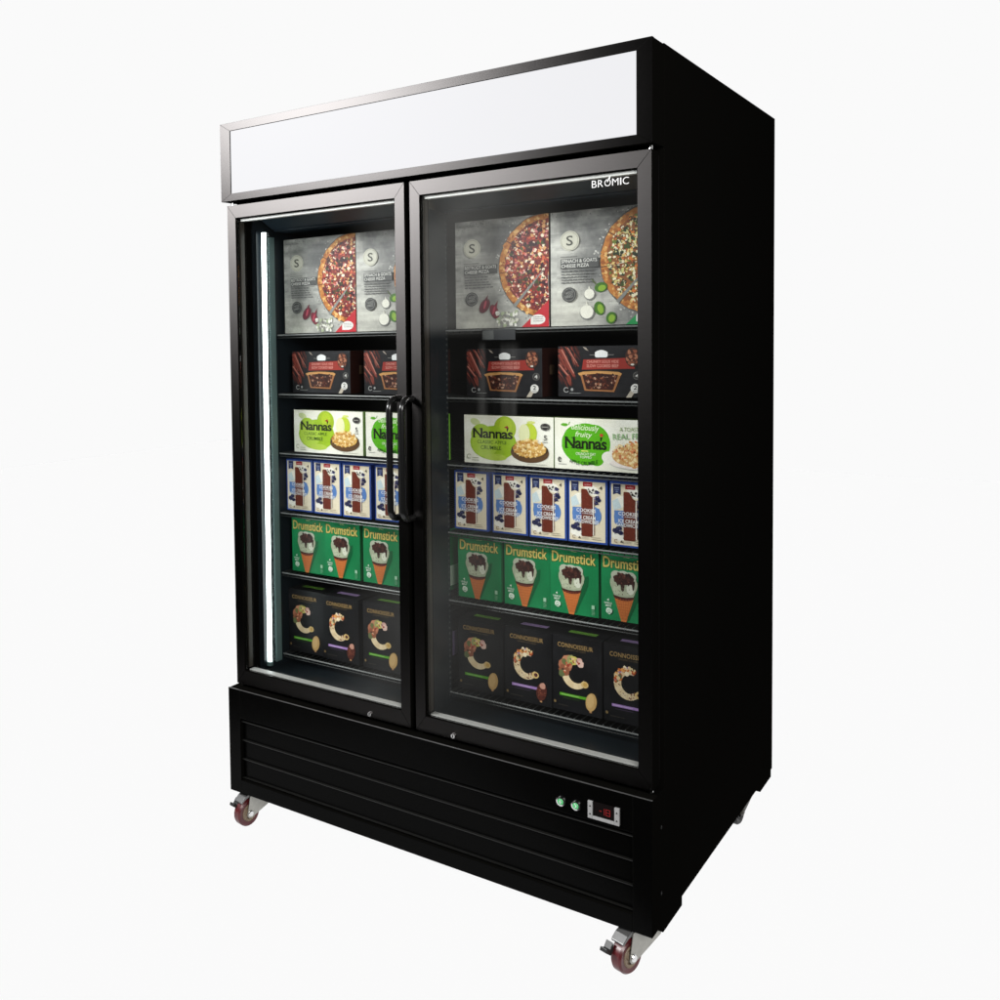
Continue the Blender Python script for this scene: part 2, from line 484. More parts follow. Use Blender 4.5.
# inner mullion between the doors, uprights, light tubes
b = MB(); b.box(-0.626, -0.574, 0.076, 0.118, 0.432, 1.708); b.box(-0.608, -0.584, 0.118, 0.186, 0.432, 1.708)
for k in range(84):
    z = 0.45 + k * 0.0148
    b.box(-0.5842, -0.5834, 0.176, 0.182, z, z + 0.005, 1)
b.build('centre_mullion', [M['liner'], M['slot']], fr)
b = MB(); b.box(-1.1458, -1.140, 0.142, 0.168, 0.445, 1.69)
b.build('shelf_upright', M['upright'], fr, bevel=0.001)
b = MB(); b.box(-0.060, -0.0542, 0.15, 0.18, 0.445, 1.70); b.build('shelf_upright', M['upright'], fr, bevel=0.001)
t = MB().box(-1.1455, -1.137, 0.082, 0.104, 0.448, 1.702).build('light_tube', M['liner'], fr)
MB().tube([(-1.1285, 0.096, 0.462), (-1.1205, 0.096, 1.697)], 0.0068, seg=16).build('lens', M['tube'], t, smooth=True)
MB().tube([(-1.1285, 0.096, 0.450), (-1.1285, 0.096, 0.4605)], 0.0100, seg=16).build('end_cap', M['upright'], t, smooth=True)

# wire shelves
LEV = [1.4105, 1.2370, 1.0630, 0.8865, 0.7080, 0.4650]
def make_shelf():
    y0, y1, w = 0.180, 0.86, 0.528
    s = MB()
    n = 30
    for k in range(n + 1):
        x = w * k / n
        s.tube([(x, y0 + .001, -0.0125), (x, y0 + .0005, -0.006), (x, y0 + 0.004, -0.0018), (x, y1, -0.0018)], 0.0014, seg=5)
    for y in (0.34, 0.52, 0.70, 0.86):
        s.tube([(0, y, -0.0055), (w, y, -0.0055)], 0.0028, seg=6)
    s.tube([(0.0, y0, -0.005), (0.0, y1, -0.005)], 0.0028, seg=6); s.tube([(w, y0, -0.005), (w, y1, -0.005)], 0.0028, seg=6)
    me = s.build('wire_shelf', M['wire'])
    r = MB().tube([(-0.002, y0 - 0.002, -0.0045), (w + 0.002, y0 - 0.002, -0.0045)], 0.0021, seg=8).build('front_rail', M['rail'], me, smooth=True)
    r2 = MB().tube([(-0.002, y0 - 0.0022, -0.0125), (w + 0.002, y0 - 0.0022, -0.0125)], 0.0016, seg=8).build('front_rail', M['wire'], me, smooth=True)
    return me, [r, r2]
sh0, shr = make_shelf()
first = True
for z in LEV:
    for x in (-1.140, -0.582):
        if first: s = sh0; first = False
        else:
            s = sh0.copy(); C.objects.link(s)
            for r in shr:
                c = r.copy(); C.objects.link(c); c.parent = s
        s.parent = fr; s.location = (x, 0, z)

# base with louvred grille and controls
b = MB()
yb = -0.007
b.box(-1.200, -1.158, yb, 0.0745, 0.100, 0.3988)
b.box(-0.042, 0.0, yb, 0.0745, 0.100, 0.3988)
b.box(-1.158, -0.042, yb, 0.0745, 0.100, 0.138)
b.box(-1.158, -0.042, yb, 0.0745, 0.318, 0.3988)
b.box(-1.158, -0.042, 0.006, 0.0745, 0.138, 0.318)
base = b.build('base_panel', [M['powder'], M['side']], fr, bevel=0.0008, front=True)
MB().box(-1.1995, -0.0005, yb - 0.0006, yb + 0.0025, 0.3990, 0.4002).build('edge_highlight', M['zinc_dark'], base)  # added strip, stands in for the highlight on the base's top edge
b = MB()
for z in (0.3085, 0.2545, 0.2000, 0.1455):
    b.prism([(0.0058, z - 0.006), (-0.0020, z - 0.0016), (-0.0026, z), (0.0058, z)], 'x', -1.1575, -0.0425)
b.build('grille', principled('grille_slat_coat', (0.006, 0.006, 0.0055), 0.3, spec=0.3), base)
for z in (0.175, 0.321):
    MB().lathe([(0, 0), (0.004, 0), (0.004, 0.0012), (0, 0.0012)], (0.0, 0.049, z), 'x', 14).build('screw', M['screw'], base)
for x in (-0.2005, -0.1655):
    k = MB().lathe([(0.0072, -0.0075), (0.0102, -0.0070), (0.0112, -0.004), (0.0112, 0.0), (0.0072, 0.0)], (x, yb, 0.345), 'y', 28).build('power_button', M['chrome'], base, smooth=True)
    MB().lathe([(0.0, -0.0080), (0.0060, -0.0080), (0.0070, -0.0070), (0.0070, -0.0003), (0.0, -0.0003)], (x, yb, 0.345), 'y', 24).build('lit_cap', M['green_lamp'], k, smooth=True)
    g = MB()
    if x < -0.18:
        g.box(x - 0.0007, x + 0.0007, yb - 0.0087, yb - 0.0081, 0.3408, 0.3492); g.box(x - 0.003, x + 0.003, yb - 0.0087, yb - 0.0081, 0.3440, 0.3452)
    else:
        g.prism([(x - 0.003, 0.350), (x - 0.0008, 0.350), (x + 0.0032, 0.3455), (x - 0.0005, 0.3405), (x - 0.0016, 0.3405), (x + 0.0012, 0.3455)], 'y', yb - 0.0087, yb - 0.0081)
    g.build('symbol', M['white_ink'], k)
k = MB().box(-0.1275, -0.0795, yb - 0.003, yb - 0.0003, 0.3335, 0.3645).build('display', M['lcd'], base)
b = MB()
b.box(-0.1385, -0.1277, yb - 0.006, yb - 0.0003, 0.3265, 0.3650); b.box(-0.0793, -0.0685, yb - 0.006, yb - 0.0003, 0.3265, 0.3650)
b.box(-0.1277, -0.0793, yb - 0.006, yb - 0.0003, 0.3265, 0.3333)
b.build('bezel', M['bezel'], k, bevel=0.0008)
for cx in (-0.1331, -0.0739):
    g = MB()
    for z in (0.3355, 0.3530):
        g.prism([(cx - .0022, z), (cx + .0022, z), (cx, z + 0.0036)], 'y', yb - 0.0066, yb - 0.0061)
    g.build('key_print', M['lcd'], k)
def seg7(g, x, z, w, h, on):
    t = 0.0016; y = (yb - 0.0038, yb - 0.0031)
    S = {'a': (x, x + w, z + h - t, z + h), 'g': (x, x + w, z + h / 2 - t / 2, z + h / 2 + t / 2), 'd': (x, x + w, z, z + t),
         'f': (x - t, x, z + h / 2, z + h), 'b': (x + w, x + w + t, z + h / 2, z + h), 'e': (x - t, x, z, z + h / 2), 'c': (x + w, x + w + t, z, z + h / 2)}
    for q in on:
        a = S[q]; g.box(a[0], a[1], y[0], y[1], a[2], a[3])
g = MB()
seg7(g, -0.1130, 0.3405, 0.005, 0.0145, 'g'); seg7(g, -0.1060, 0.3405, 0.003, 0.0145, 'bc'); seg7(g, -0.0975, 0.3405, 0.007, 0.0145, 'abcdefg')
g.build('digits', M['digit'], k)

# castor rails under the cabinet
for y0, y1 in ((0.070, 0.203), (0.920, 1.046)):
    b = MB(); b.box(-1.196, -0.002, y0, y1, 0.0755, 0.0995)
    b.build('castor_rail', M['side'], fr, bevel=0.001)

# castors: wheel in front, fork trailing back to the swivel plate
def make_castor():
    r = 0.039
    rt = empty('castor')
    body = MB()
    body.lathe([(0.024, -0.012), (r - 0.004, -0.0135), (r, -0.009), (r, 0.009), (r - 0.004, 0.0135), (0.024, 0.012)], (0, 0, r), 'x', 44)
    tyre = body.build('tyre', M['red_rubber'], rt, smooth=True)
    MB().lathe([(0.0, -0.0120), (0.010, -0.0120), (0.0112, -0.0085), (0.0165, -0.0085), (0.0178, -0.0125), (0.0205, -0.0130), (0.0215, -0.0110), (0.0232, -0.0110), (0.0245, -0.0128), (0.0245, 0.0128), (0.0232, 0.0110), (0.0215, 0.0110), (0.0205, 0.0130), (0.0178, 0.0125), (0.0165, 0.0085), (0.0112, 0.0085), (0.010, 0.0120), (0.0, 0.0120)], (0, 0, r), 'x', 40).build('hub', M['hub'], rt, smooth=True)
    f = MB()
    side = [(-0.011, 0.034), (-0.006, 0.027), (0.004, 0.025), (0.014, 0.029), (0.096, 0.058), (0.103, 0.066), (0.103, 0.076), (0.092, 0.0960), (0.006, 0.0960), (0.000, 0.0880), (-0.008, 0.050)]
    for x in (-0.0185, 0.0160):
        f.prism(side, 'x', x, x + 0.0025)
        f.build('fork', M['zinc'], rt, bevel=0.0006)
    MB().prism([(-0.030, 0.0730), (-0.012, 0.0830), (0.004, 0.0870), (0.030, 0.0900), (0.030, 0.0970), (0.0, 0.0970), (-0.016, 0.0900), (-0.031, 0.0775)], 'x', -0.0158, 0.0158).build('fork_crown', M['zinc_dark'], rt, bevel=0.0012)
    MB().lathe([(0.0, 0), (0.0075, 0), (0.0085, 0.0015), (0.0085, 0.004), (0.0, 0.004)], (-0.0228, 0, r), 'x', 6).build('axle_nut', M['chrome'], rt)
    MB().lathe([(0.0, 0), (0.0085, 0), (0.0085, 0.002), (0.0070, 0.004), (0.0, 0.004)], (0.0187, 0, r), 'x', 18).build('axle_nut', M['chrome'], rt)
    MB().box(-0.0300, 0.0300, 0.016, 0.0695, 0.0972, 0.0995).build('swivel_plate', M['zinc_dark'], rt)
    p = MB()
    p.prism([(-0.034, 0.056), (-0.044, 0.047), (-0.060, 0.058), (-0.057, 0.066), (-0.046, 0.060), (-0.036, 0.074)], 'x', -0.024, -0.006)
    p.build('brake_pedal', M['pedal'], rt, bevel=0.0015)
    return rt
cas = make_castor()
kids = list(cas.children)
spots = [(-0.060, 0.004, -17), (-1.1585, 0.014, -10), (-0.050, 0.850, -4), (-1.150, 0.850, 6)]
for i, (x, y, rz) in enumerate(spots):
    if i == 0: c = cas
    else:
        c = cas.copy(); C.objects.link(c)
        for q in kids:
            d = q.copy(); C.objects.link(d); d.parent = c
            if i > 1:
                d.data = q.data.copy(); d.data.materials[0] = M['shaded_wheel'] if q.name in ('tyre', 'hub') else M['shaded_bracket']  # rear castors: shade below the cabinet put into darker copies
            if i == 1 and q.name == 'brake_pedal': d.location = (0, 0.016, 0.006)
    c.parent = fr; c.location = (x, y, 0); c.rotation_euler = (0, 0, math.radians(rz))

# ------------------------------------------------------------------ printed cartons
CARD = {}
def card_mat(name, col):
    if name not in CARD: CARD[name] = principled(name, lin(col), 0.45, spec=0.25, noise=0.08, nscale=60)
    return CARD[name]

DARKGREY = (38, 38, 40)
def stone(seed, dark, base=(150, 148, 144)):
    rnd = random.Random(seed)
    a, bn, c2 = vnoise(rnd, 5), vnoise(rnd, 22), vnoise(rnd, 40)
    st = vnoise(rnd, 60)
    def f(u, v):
        t = 0.50 * a(u, v * 0.9) + 0.22 * bn(u * 0.35, v) + 0.14 * c2(u, v) + 0.14 * st(u * 0.1, v)
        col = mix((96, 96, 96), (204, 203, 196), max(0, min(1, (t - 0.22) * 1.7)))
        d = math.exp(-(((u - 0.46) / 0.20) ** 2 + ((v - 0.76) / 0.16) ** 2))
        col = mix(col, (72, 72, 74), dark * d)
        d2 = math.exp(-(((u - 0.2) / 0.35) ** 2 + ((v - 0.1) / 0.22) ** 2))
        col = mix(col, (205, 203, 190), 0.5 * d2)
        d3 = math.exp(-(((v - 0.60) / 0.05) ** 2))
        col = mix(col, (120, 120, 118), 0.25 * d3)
        return col
    return f

def pizza_art(kind):
    w, h = 0.254, 0.2735
    A = Art(w, h); rnd = random.Random(7 if kind == 'beet' else 19)
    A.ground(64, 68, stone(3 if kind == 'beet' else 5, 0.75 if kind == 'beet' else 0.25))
    # pizza, cut off by the carton edge
    A.sec = 'picture'
    cu, cv, R = w * 0.985, h * 0.545, 0.1265
    for k in range(60):          # flour and crumbs on the stone
        a = rnd.uniform(1.6, 4.6); q = R * rnd.uniform(1.0, 1.13)
        A.blob(cu + q * math.cos(a), cv + q * math.sin(a), rnd.uniform(0.0008, 0.003), rnd.choice([(205, 203, 198), (180, 178, 172), (120, 120, 120)]), rnd)
    A.up(); A.ell(cu, cv, R * 1.02, R * 1.02, (84, 80, 76), 60)
    A.up(); A.ell(cu, cv, R, R, (186, 118, 54), 70, wob=0.012, rnd=rnd)
    A.up()
    for k in range(150):
        a = rnd.uniform(1.4, 4.9); q = R * rnd.uniform(0.89, 0.985)
        A.blob(cu + q * math.cos(a), cv + q * math.sin(a), rnd.uniform(0.002, 0.0055), rnd.choice([(206, 150, 82), (190, 124, 58), (150, 84, 36), (224, 178, 112), (168, 100, 44)]), rnd)
    A.up(); A.ell(cu, cv, R * 0.885, R * 0.885, (118, 40, 32) if kind == 'beet' else (140, 84, 44), 60, wob=0.02, rnd=rnd)
    if kind == 'beet':
        pal = [(96, 20, 36)] * 6 + [(156, 46, 44)] * 4 + [(200, 92, 62)] * 4 + [(238, 222, 196)] * 5 + [(214, 160, 104)] * 5 + [(70, 86, 40)] + [(52, 14, 26)] * 4 + [(214, 130, 128)] * 2
    else:
        pal = [(240, 232, 198)] * 8 + [(44, 54, 26)] * 5 + [(104, 120, 46)] * 4 + [(216, 120, 52)] * 4 + [(228, 196, 124)] * 6 + [(136, 62, 34)] * 3 + [(208, 204, 130)] * 2
    for lay in range(5):
        A.up()
        for k in range(190):
            a = rnd.uniform(1.3, 5.0); q = R * 0.87 * math.sqrt(rnd.random())
            A.blob(cu + q * math.cos(a), cv + q * math.sin(a), rnd.uniform(0.0016, 0.0052) * (1.25 - 0.13 * lay), rnd.choice(pal), rnd, n=rnd.choice([5, 6, 7]), asp=rnd.uniform(0.45, 1))
    A.up()
    for k in range(26):
        a = rnd.uniform(1.7, 4.6); q = R * 0.82 * math.sqrt(rnd.random())
        for n_ in range(5):
            A.blob(cu + q * math.cos(a) + rnd.uniform(-.005, .005), cv + q * math.sin(a) + rnd.uniform(-.005, .005), rnd.uniform(.002, .0048), rnd.choice([(58, 14, 26), (82, 20, 34), (44, 12, 20), (60, 70, 30)] if kind == 'beet' else [(40, 50, 24), (64, 78, 32), (30, 38, 20), (206, 200, 140)]), rnd)
    A.up()
    # cut slices: grey gaps showing the stone through
    def cut(a, r0, r1, wd, col):
        d = (math.cos(a), math.sin(a)); n = (-d[1], d[0])
        A.poly([(cu + d[0] * r0 + n[0] * wd * .2, cv + d[1] * r0 + n[1] * wd * .2), (cu + d[0] * r1 + n[0] * wd, cv + d[1] * r1 + n[1] * wd),
                (cu + d[0] * r1 - n[0] * wd, cv + d[1] * r1 - n[1] * wd), (cu + d[0] * r0 - n[0] * wd * .2, cv + d[1] * r0 - n[1] * wd * .2)], col)
    cut(math.radians(228), 0.012, R * 1.03, 0.0045, (132, 132, 128))
    cut(math.radians(148), 0.0, R * 1.0, 0.0011, (70, 26, 20))
    cut(math.radians(186), 0.02, R * 1.0, 0.0009, (90, 40, 24))
    if kind == 'beet': cut(math.radians(275), 0.02, R * 0.8, 0.004, (120, 120, 118))
    A.up(); A.sec = 'front_panel'
    if kind == 'beet':
        for (bu, bv, ru, rv, rot, col) in ((0.325, 0.205, .012, .019, -0.6, (92, 16, 38)), (0.43, 0.150, .0105, .0185, 0.45, (104, 22, 40))):
            A.ell(bu * w, bv * h, ru * 1.1, rv * 1.1, (96, 94, 90), 22, rot)
        A.up()
        for (bu, bv, ru, rv, rot, col) in ((0.325, 0.205, .012, .019, -0.6, (92, 16, 38)), (0.43, 0.150, .0105, .0185, 0.45, (112, 24, 44))):
            A.ell(bu * w, bv * h, ru, rv, col, 22, rot)
            A.poly([(bu * w - 0.002, bv * h + rv * 0.7), (bu * w + 0.010, bv * h + rv * 1.5), (bu * w + 0.007, bv * h + rv * 0.5)], col)
        A.up()
        for (bu, bv) in ((0.33, 0.215), (0.425, 0.16)): A.ell(bu * w, bv * h, 0.003, 0.011, (168, 60, 78), 14, -0.3)
        for k in range(50):
            A.blob(w * rnd.uniform(0.46, 0.68), h * rnd.uniform(0.02, 0.14), rnd.uniform(.002, .006), rnd.choice([(224, 222, 214), (200, 198, 186), (160, 170, 140), (128, 126, 120)]), rnd)
        corner, dots = (178, 34, 46), 1
    else:
        for (bu, bv, r) in ((0.380, 0.272, .0120), (0.355, 0.118, .0160)):
            A.ell(bu * w + .001, bv * h - .002, r * 1.12, r * 1.1, (112, 112, 110), 20)
        A.up()
        for (bu, bv, r) in ((0.380, 0.272, .0120), (0.355, 0.118, .0160)):
            A.ell(bu * w, bv * h, r, r, (222, 220, 208), 20)
            A.poly([(bu * w - .003, bv * h + r * .8), (bu * w - .001, bv * h + r * 1.6), (bu * w + .004, bv * h + r * .8)], (214, 212, 200))
        for (bu, bv, ru, rv, rot) in ((0.49, 0.325, .0155, .0115, 0.2), (0.475, 0.145, .0125, .0165, 0.3), (0.585, 0.060, .012, .014, -0.3)):
            A.ell(bu * w, bv * h, ru, rv, (60, 104, 28), 18, rot)
        A.up()
        for (bu, bv, ru, rv, rot) in ((0.50, 0.318, .0095, .007, 0.2), (0.485, 0.14, .007, .0115, 0.3), (0.59, 0.056, .0075, .009, -0.3)):
            A.ell(bu * w, bv * h, ru, rv, (128, 164, 48), 16, rot)
        A.poly([(w * 0.40, h * 0.395), (w * 0.405, h * 0.40), (w * 0.46, h * 0.34), (w * 0.452, h * 0.335)], (84, 100, 50))
        corner, dots = (24, 140, 74), 2
    A.up(); A.sec = 'front_panel'
    A.poly([(w * 0.72, 0), (w, 0), (w, h * 0.235)], corner)
    A.up(); A.ell(w * 0.89, h * 0.066, w * 0.075, h * 0.045, (224, 220, 216), 22); A.rect(w * .815, w * .87, h * .022, h * .066, (224, 220, 216))
    A.up(); A.lines(w * .84, w * .95, h * .090, 3, h * .018, (120, 116, 116), rnd)
    # emblem
    A.sec = 'emblem'; A.up(); A.ell(w * 0.193, h * 0.742, w * 0.093, w * 0.093, (196, 194, 180), 36)
    A.up(); A.ring(w * 0.193, h * 0.742, w * 0.080, w * 0.0835, (130, 130, 122), 40)
    A.text('S', w * 0.160, w * 0.226, h * 0.700, h * 0.786, (70, 70, 66), bold=0.012, part='emblem')
    # title block
    A.sec = 'front_panel'
    A.rect(w * .105, w * .47, h * .500, h * .585, (78, 78, 78))
    A.up()
    if kind == 'beet': t1, t2 = 'BEETROOT & GOATS', 'CHEESE PIZZA'
    else: t1, t2 = 'SPINACH & GOATS', 'CHEESE PIZZA'
    A.text(t1, w * .112, w * .455, h * .549, h * .580, (210, 209, 204), bold=.01, part='lettering')
    A.text(t2, w * .112, w * .380, h * .508, h * .538, (210, 209, 204), bold=.01, part='lettering')
    A.rect(w * .105, w * .44, h * .484, h * .487, (74, 74, 74))
    A.lines(w * .11, w * .44, h * .478, 5, h * .024, (92, 92, 92), rnd)
    A.rect(w * .10, w * .27, h * .602, h * .606, (90, 90, 90))
    A.ell(w * .187, h * .272, w * .070, w * .070, (62, 62, 62), 28)
    A.up(); A.ring(w * .187, h * .272, w * .054, w * .058, (140, 140, 136), 30)
    A.text('WOOD', w * .15, w * .225, h * .276, h * .300, (160, 160, 156), rot=.2); A.text('FIRED', w * .15, w * .225, h * .246, h * .270, (160, 160, 156), rot=.2)
    for k in range(40):
        A.blob(w * rnd.uniform(0.02, 0.95), h * rnd.uniform(0.90, 0.99), rnd.uniform(.0006, .0016), (92, 92, 92), rnd)
    return A

def pie_art():
    w, h = 0.206, 0.1205
    A = Art(w, h); rnd = random.Random(4)
    a, c2 = vnoise(rnd, 6), vnoise(rnd, 18)
    A.ground(40, 24, lambda u, v: mix((8, 8, 11), (34, 33, 37), 0.7 * a(u, v) + 0.3 * c2(u, v)))
    # strips of raw beef down the left side
    for k in range(56):
        u, v = w * rnd.uniform(0.0, 0.24), h * rnd.uniform(0.28, 1.0)
        if u > w * (0.10 + 0.17 * v / h): continue
        l = rnd.uniform(.008, .026); a0 = math.radians(rnd.uniform(100, 135)); t = rnd.uniform(.0008, .0028)
        d = (math.cos(a0), math.sin(a0)); n = (-d[1] * t, d[0] * t)
        A.poly([(u + n[0], v + n[1]), (u + d[0] * l, v + d[1] * l), (u - n[0], v - n[1]), (u - d[0] * l, v - d[1] * l)],
               rnd.choice([(92, 34, 27), (122, 56, 44), (70, 26, 21), (150, 90, 76), (48, 20, 17), (108, 44, 35)]))
    for (p0, p1, t) in (((.03, .95), (.19, .40), .006), ((.0, .66), (.13, .38), .005), ((.10, .99), (.24, .60), .004), ((.0, .84), (.10, .52), .004)):
        A.poly([(p0[0] * w - t, p0[1] * h), (p0[0] * w + t, p0[1] * h), (p1[0] * w + t * .7, p1[1] * h), (p1[0] * w - t * .5, p1[1] * h)], (120, 52, 42))
    A.up()
    for (p0, p1, t) in (((.045, .93), (.19, .46), .0015), ((.01, .64), (.12, .42), .0016), ((.115, .97), (.23, .66), .001)):
        A.poly([(p0[0] * w - t, p0[1] * h), (p0[0] * w + t, p0[1] * h), (p1[0] * w + t, p1[1] * h), (p1[0] * w - t, p1[1] * h)], (178, 116, 102))
    # emblem
    A.sec = 'emblem'
    A.rect(w * .38, w * .66, h * .822, h * .830, (150, 148, 144))
    A.up(); A.poly([(w * .455, h * .775), (w * .575, h * .775), (w * .59, h * .80), (w * .59, h * .875), (w * .565, h * .90), (w * .53, h * .92), (w * .50, h * .92), (w * .465, h * .90), (w * .442, h * .875), (w * .442, h * .80)], (226, 226, 226))
    # banner
    A.sec = 'front_panel'
    A.poly([(w * .305, h * .735), (w * .83, h * .765), (w * .90, h * .555), (w * .285, h * .535)], (142, 44, 36))
    A.up()
    A.text('CHUNKY SOUS VIDE', w * .345, w * .715, h * .665, h * .722, (214, 150, 138), bold=.008, part='lettering')
    A.text('SLOW COOKED BEEF', w * .345, w * .715, h * .580, h * .640, (214, 150, 138), bold=.008, part='lettering')
    A.ell(w * .872, h * .775, w * .083, h * .185, (60, 34, 26), 22)
    A.up()
    for k in range(34):
        aa = rnd.uniform(0, 6.28); q = math.sqrt(rnd.random()) * .85
        A.blob(w * (.872 + .075 * q * math.cos(aa)), h * (.785 + .165 * q * math.sin(aa)), rnd.uniform(.0015, .0045), rnd.choice([(96, 48, 34), (132, 74, 52), (66, 34, 26), (160, 104, 78)]), rnd)
    A.ell(w * .872, h * .635, w * .02, h * .018, (210, 206, 200), 12)
    # the pie, cut open
    A.sec = 'picture'
    A.up(); A.poly([(w * .245, h * .47), (w * .75, h * .47), (w * .735, h * .40), (w * .665, h * .10), (w * .32, h * .12), (w * .275, h * .39)], (150, 100, 62))
    A.poly([(w * .24, h * .465), (w * .30, h * .495), (w * .45, h * .51), (w * .60, h * .505), (w * .72, h * .49), (w * .755, h * .46), (w * .74, h * .42), (w * .255, h * .425)], (190, 140, 84))
    A.up(); A.poly([(w * .292, h * .435), (w * .50, h * .462), (w * .710, h * .435), (w * .650, h * .135), (w * .340, h * .150)], (52, 22, 16))
    A.up()
    for k in range(110):
        v = rnd.uniform(.16, .44); e = (.44 - v) * .18
        u = rnd.uniform(.305 + e, .700 - e)
        A.blob(w * u, h * v, rnd.uniform(.0012, .0044), rnd.choice([(76, 32, 20), (100, 46, 30), (40, 16, 12), (124, 72, 50), (62, 24, 16), (34, 22, 24), (48, 20, 16), (170, 132, 110)]), rnd, asp=rnd.uniform(.3, .9))
    # badges
    A.sec = 'front_panel'
    A.ring(w * .925, h * .42, w * .040, w * .044, (120, 118, 114), 26); A.ell(w * .925, h * .42, w * .037, w * .037, (58, 56, 56), 24)
    A.poly([(w * .80, h * .0), (w * .86, h * .0), (w * .93, h * .20), (w * .90, h * .26)], (176, 166, 152))
    A.up(); A.text('4', w * .905, w * .945, h * .38, h * .46, (190, 188, 184), bold=.01)
    A.ell(w * .905, h * .175, w * .052, w * .052, (214, 212, 208), 26)
    A.up(); A.text('2', w * .885, w * .925, h * .15, h * .235, (40, 40, 42), bold=.02); A.rect(w * .875, w * .935, h * .11, h * .125, (110, 110, 110))
    A.ring(w * .10, h * .13, w * .022, w * .032, (150, 150, 150), 18, a0=.6, a1=5.8); A.ell(w * .17, h * .14, w * .016, h * .03, (150, 150, 150), 12)
    A.lines(w * .14, w * .28, h * .075, 1, h * .04, (130, 130, 130), rnd)
    A.poly([(w * .30, h * .99), (w * .34, h * .97), (w * .37, h * .90), (w * .33, h * .93)], (150, 140, 130))
    return A

def crumbs(A, rnd, cu, cv, ru, rv, pal, n, lo=-1.0):
    for lay in range(3):
        A.up()
        for k in range(n):
            a = rnd.uniform(0, 6.28); q = math.sqrt(rnd.random())
            y = q * math.sin(a)
            if y < lo: continue
            A.blob(cu + ru * q * math.cos(a), cv + rv * y, rnd.uniform(.0016, .0046), rnd.choice(pal), rnd, n=6, asp=rnd.uniform(.5, 1))

def serifed(A, s, u0, u1, v0, v1, col, bold):
    """condensed lettering with slab feet"""
    A.text(s, u0, u1, v0, v1, col, bold=bold)

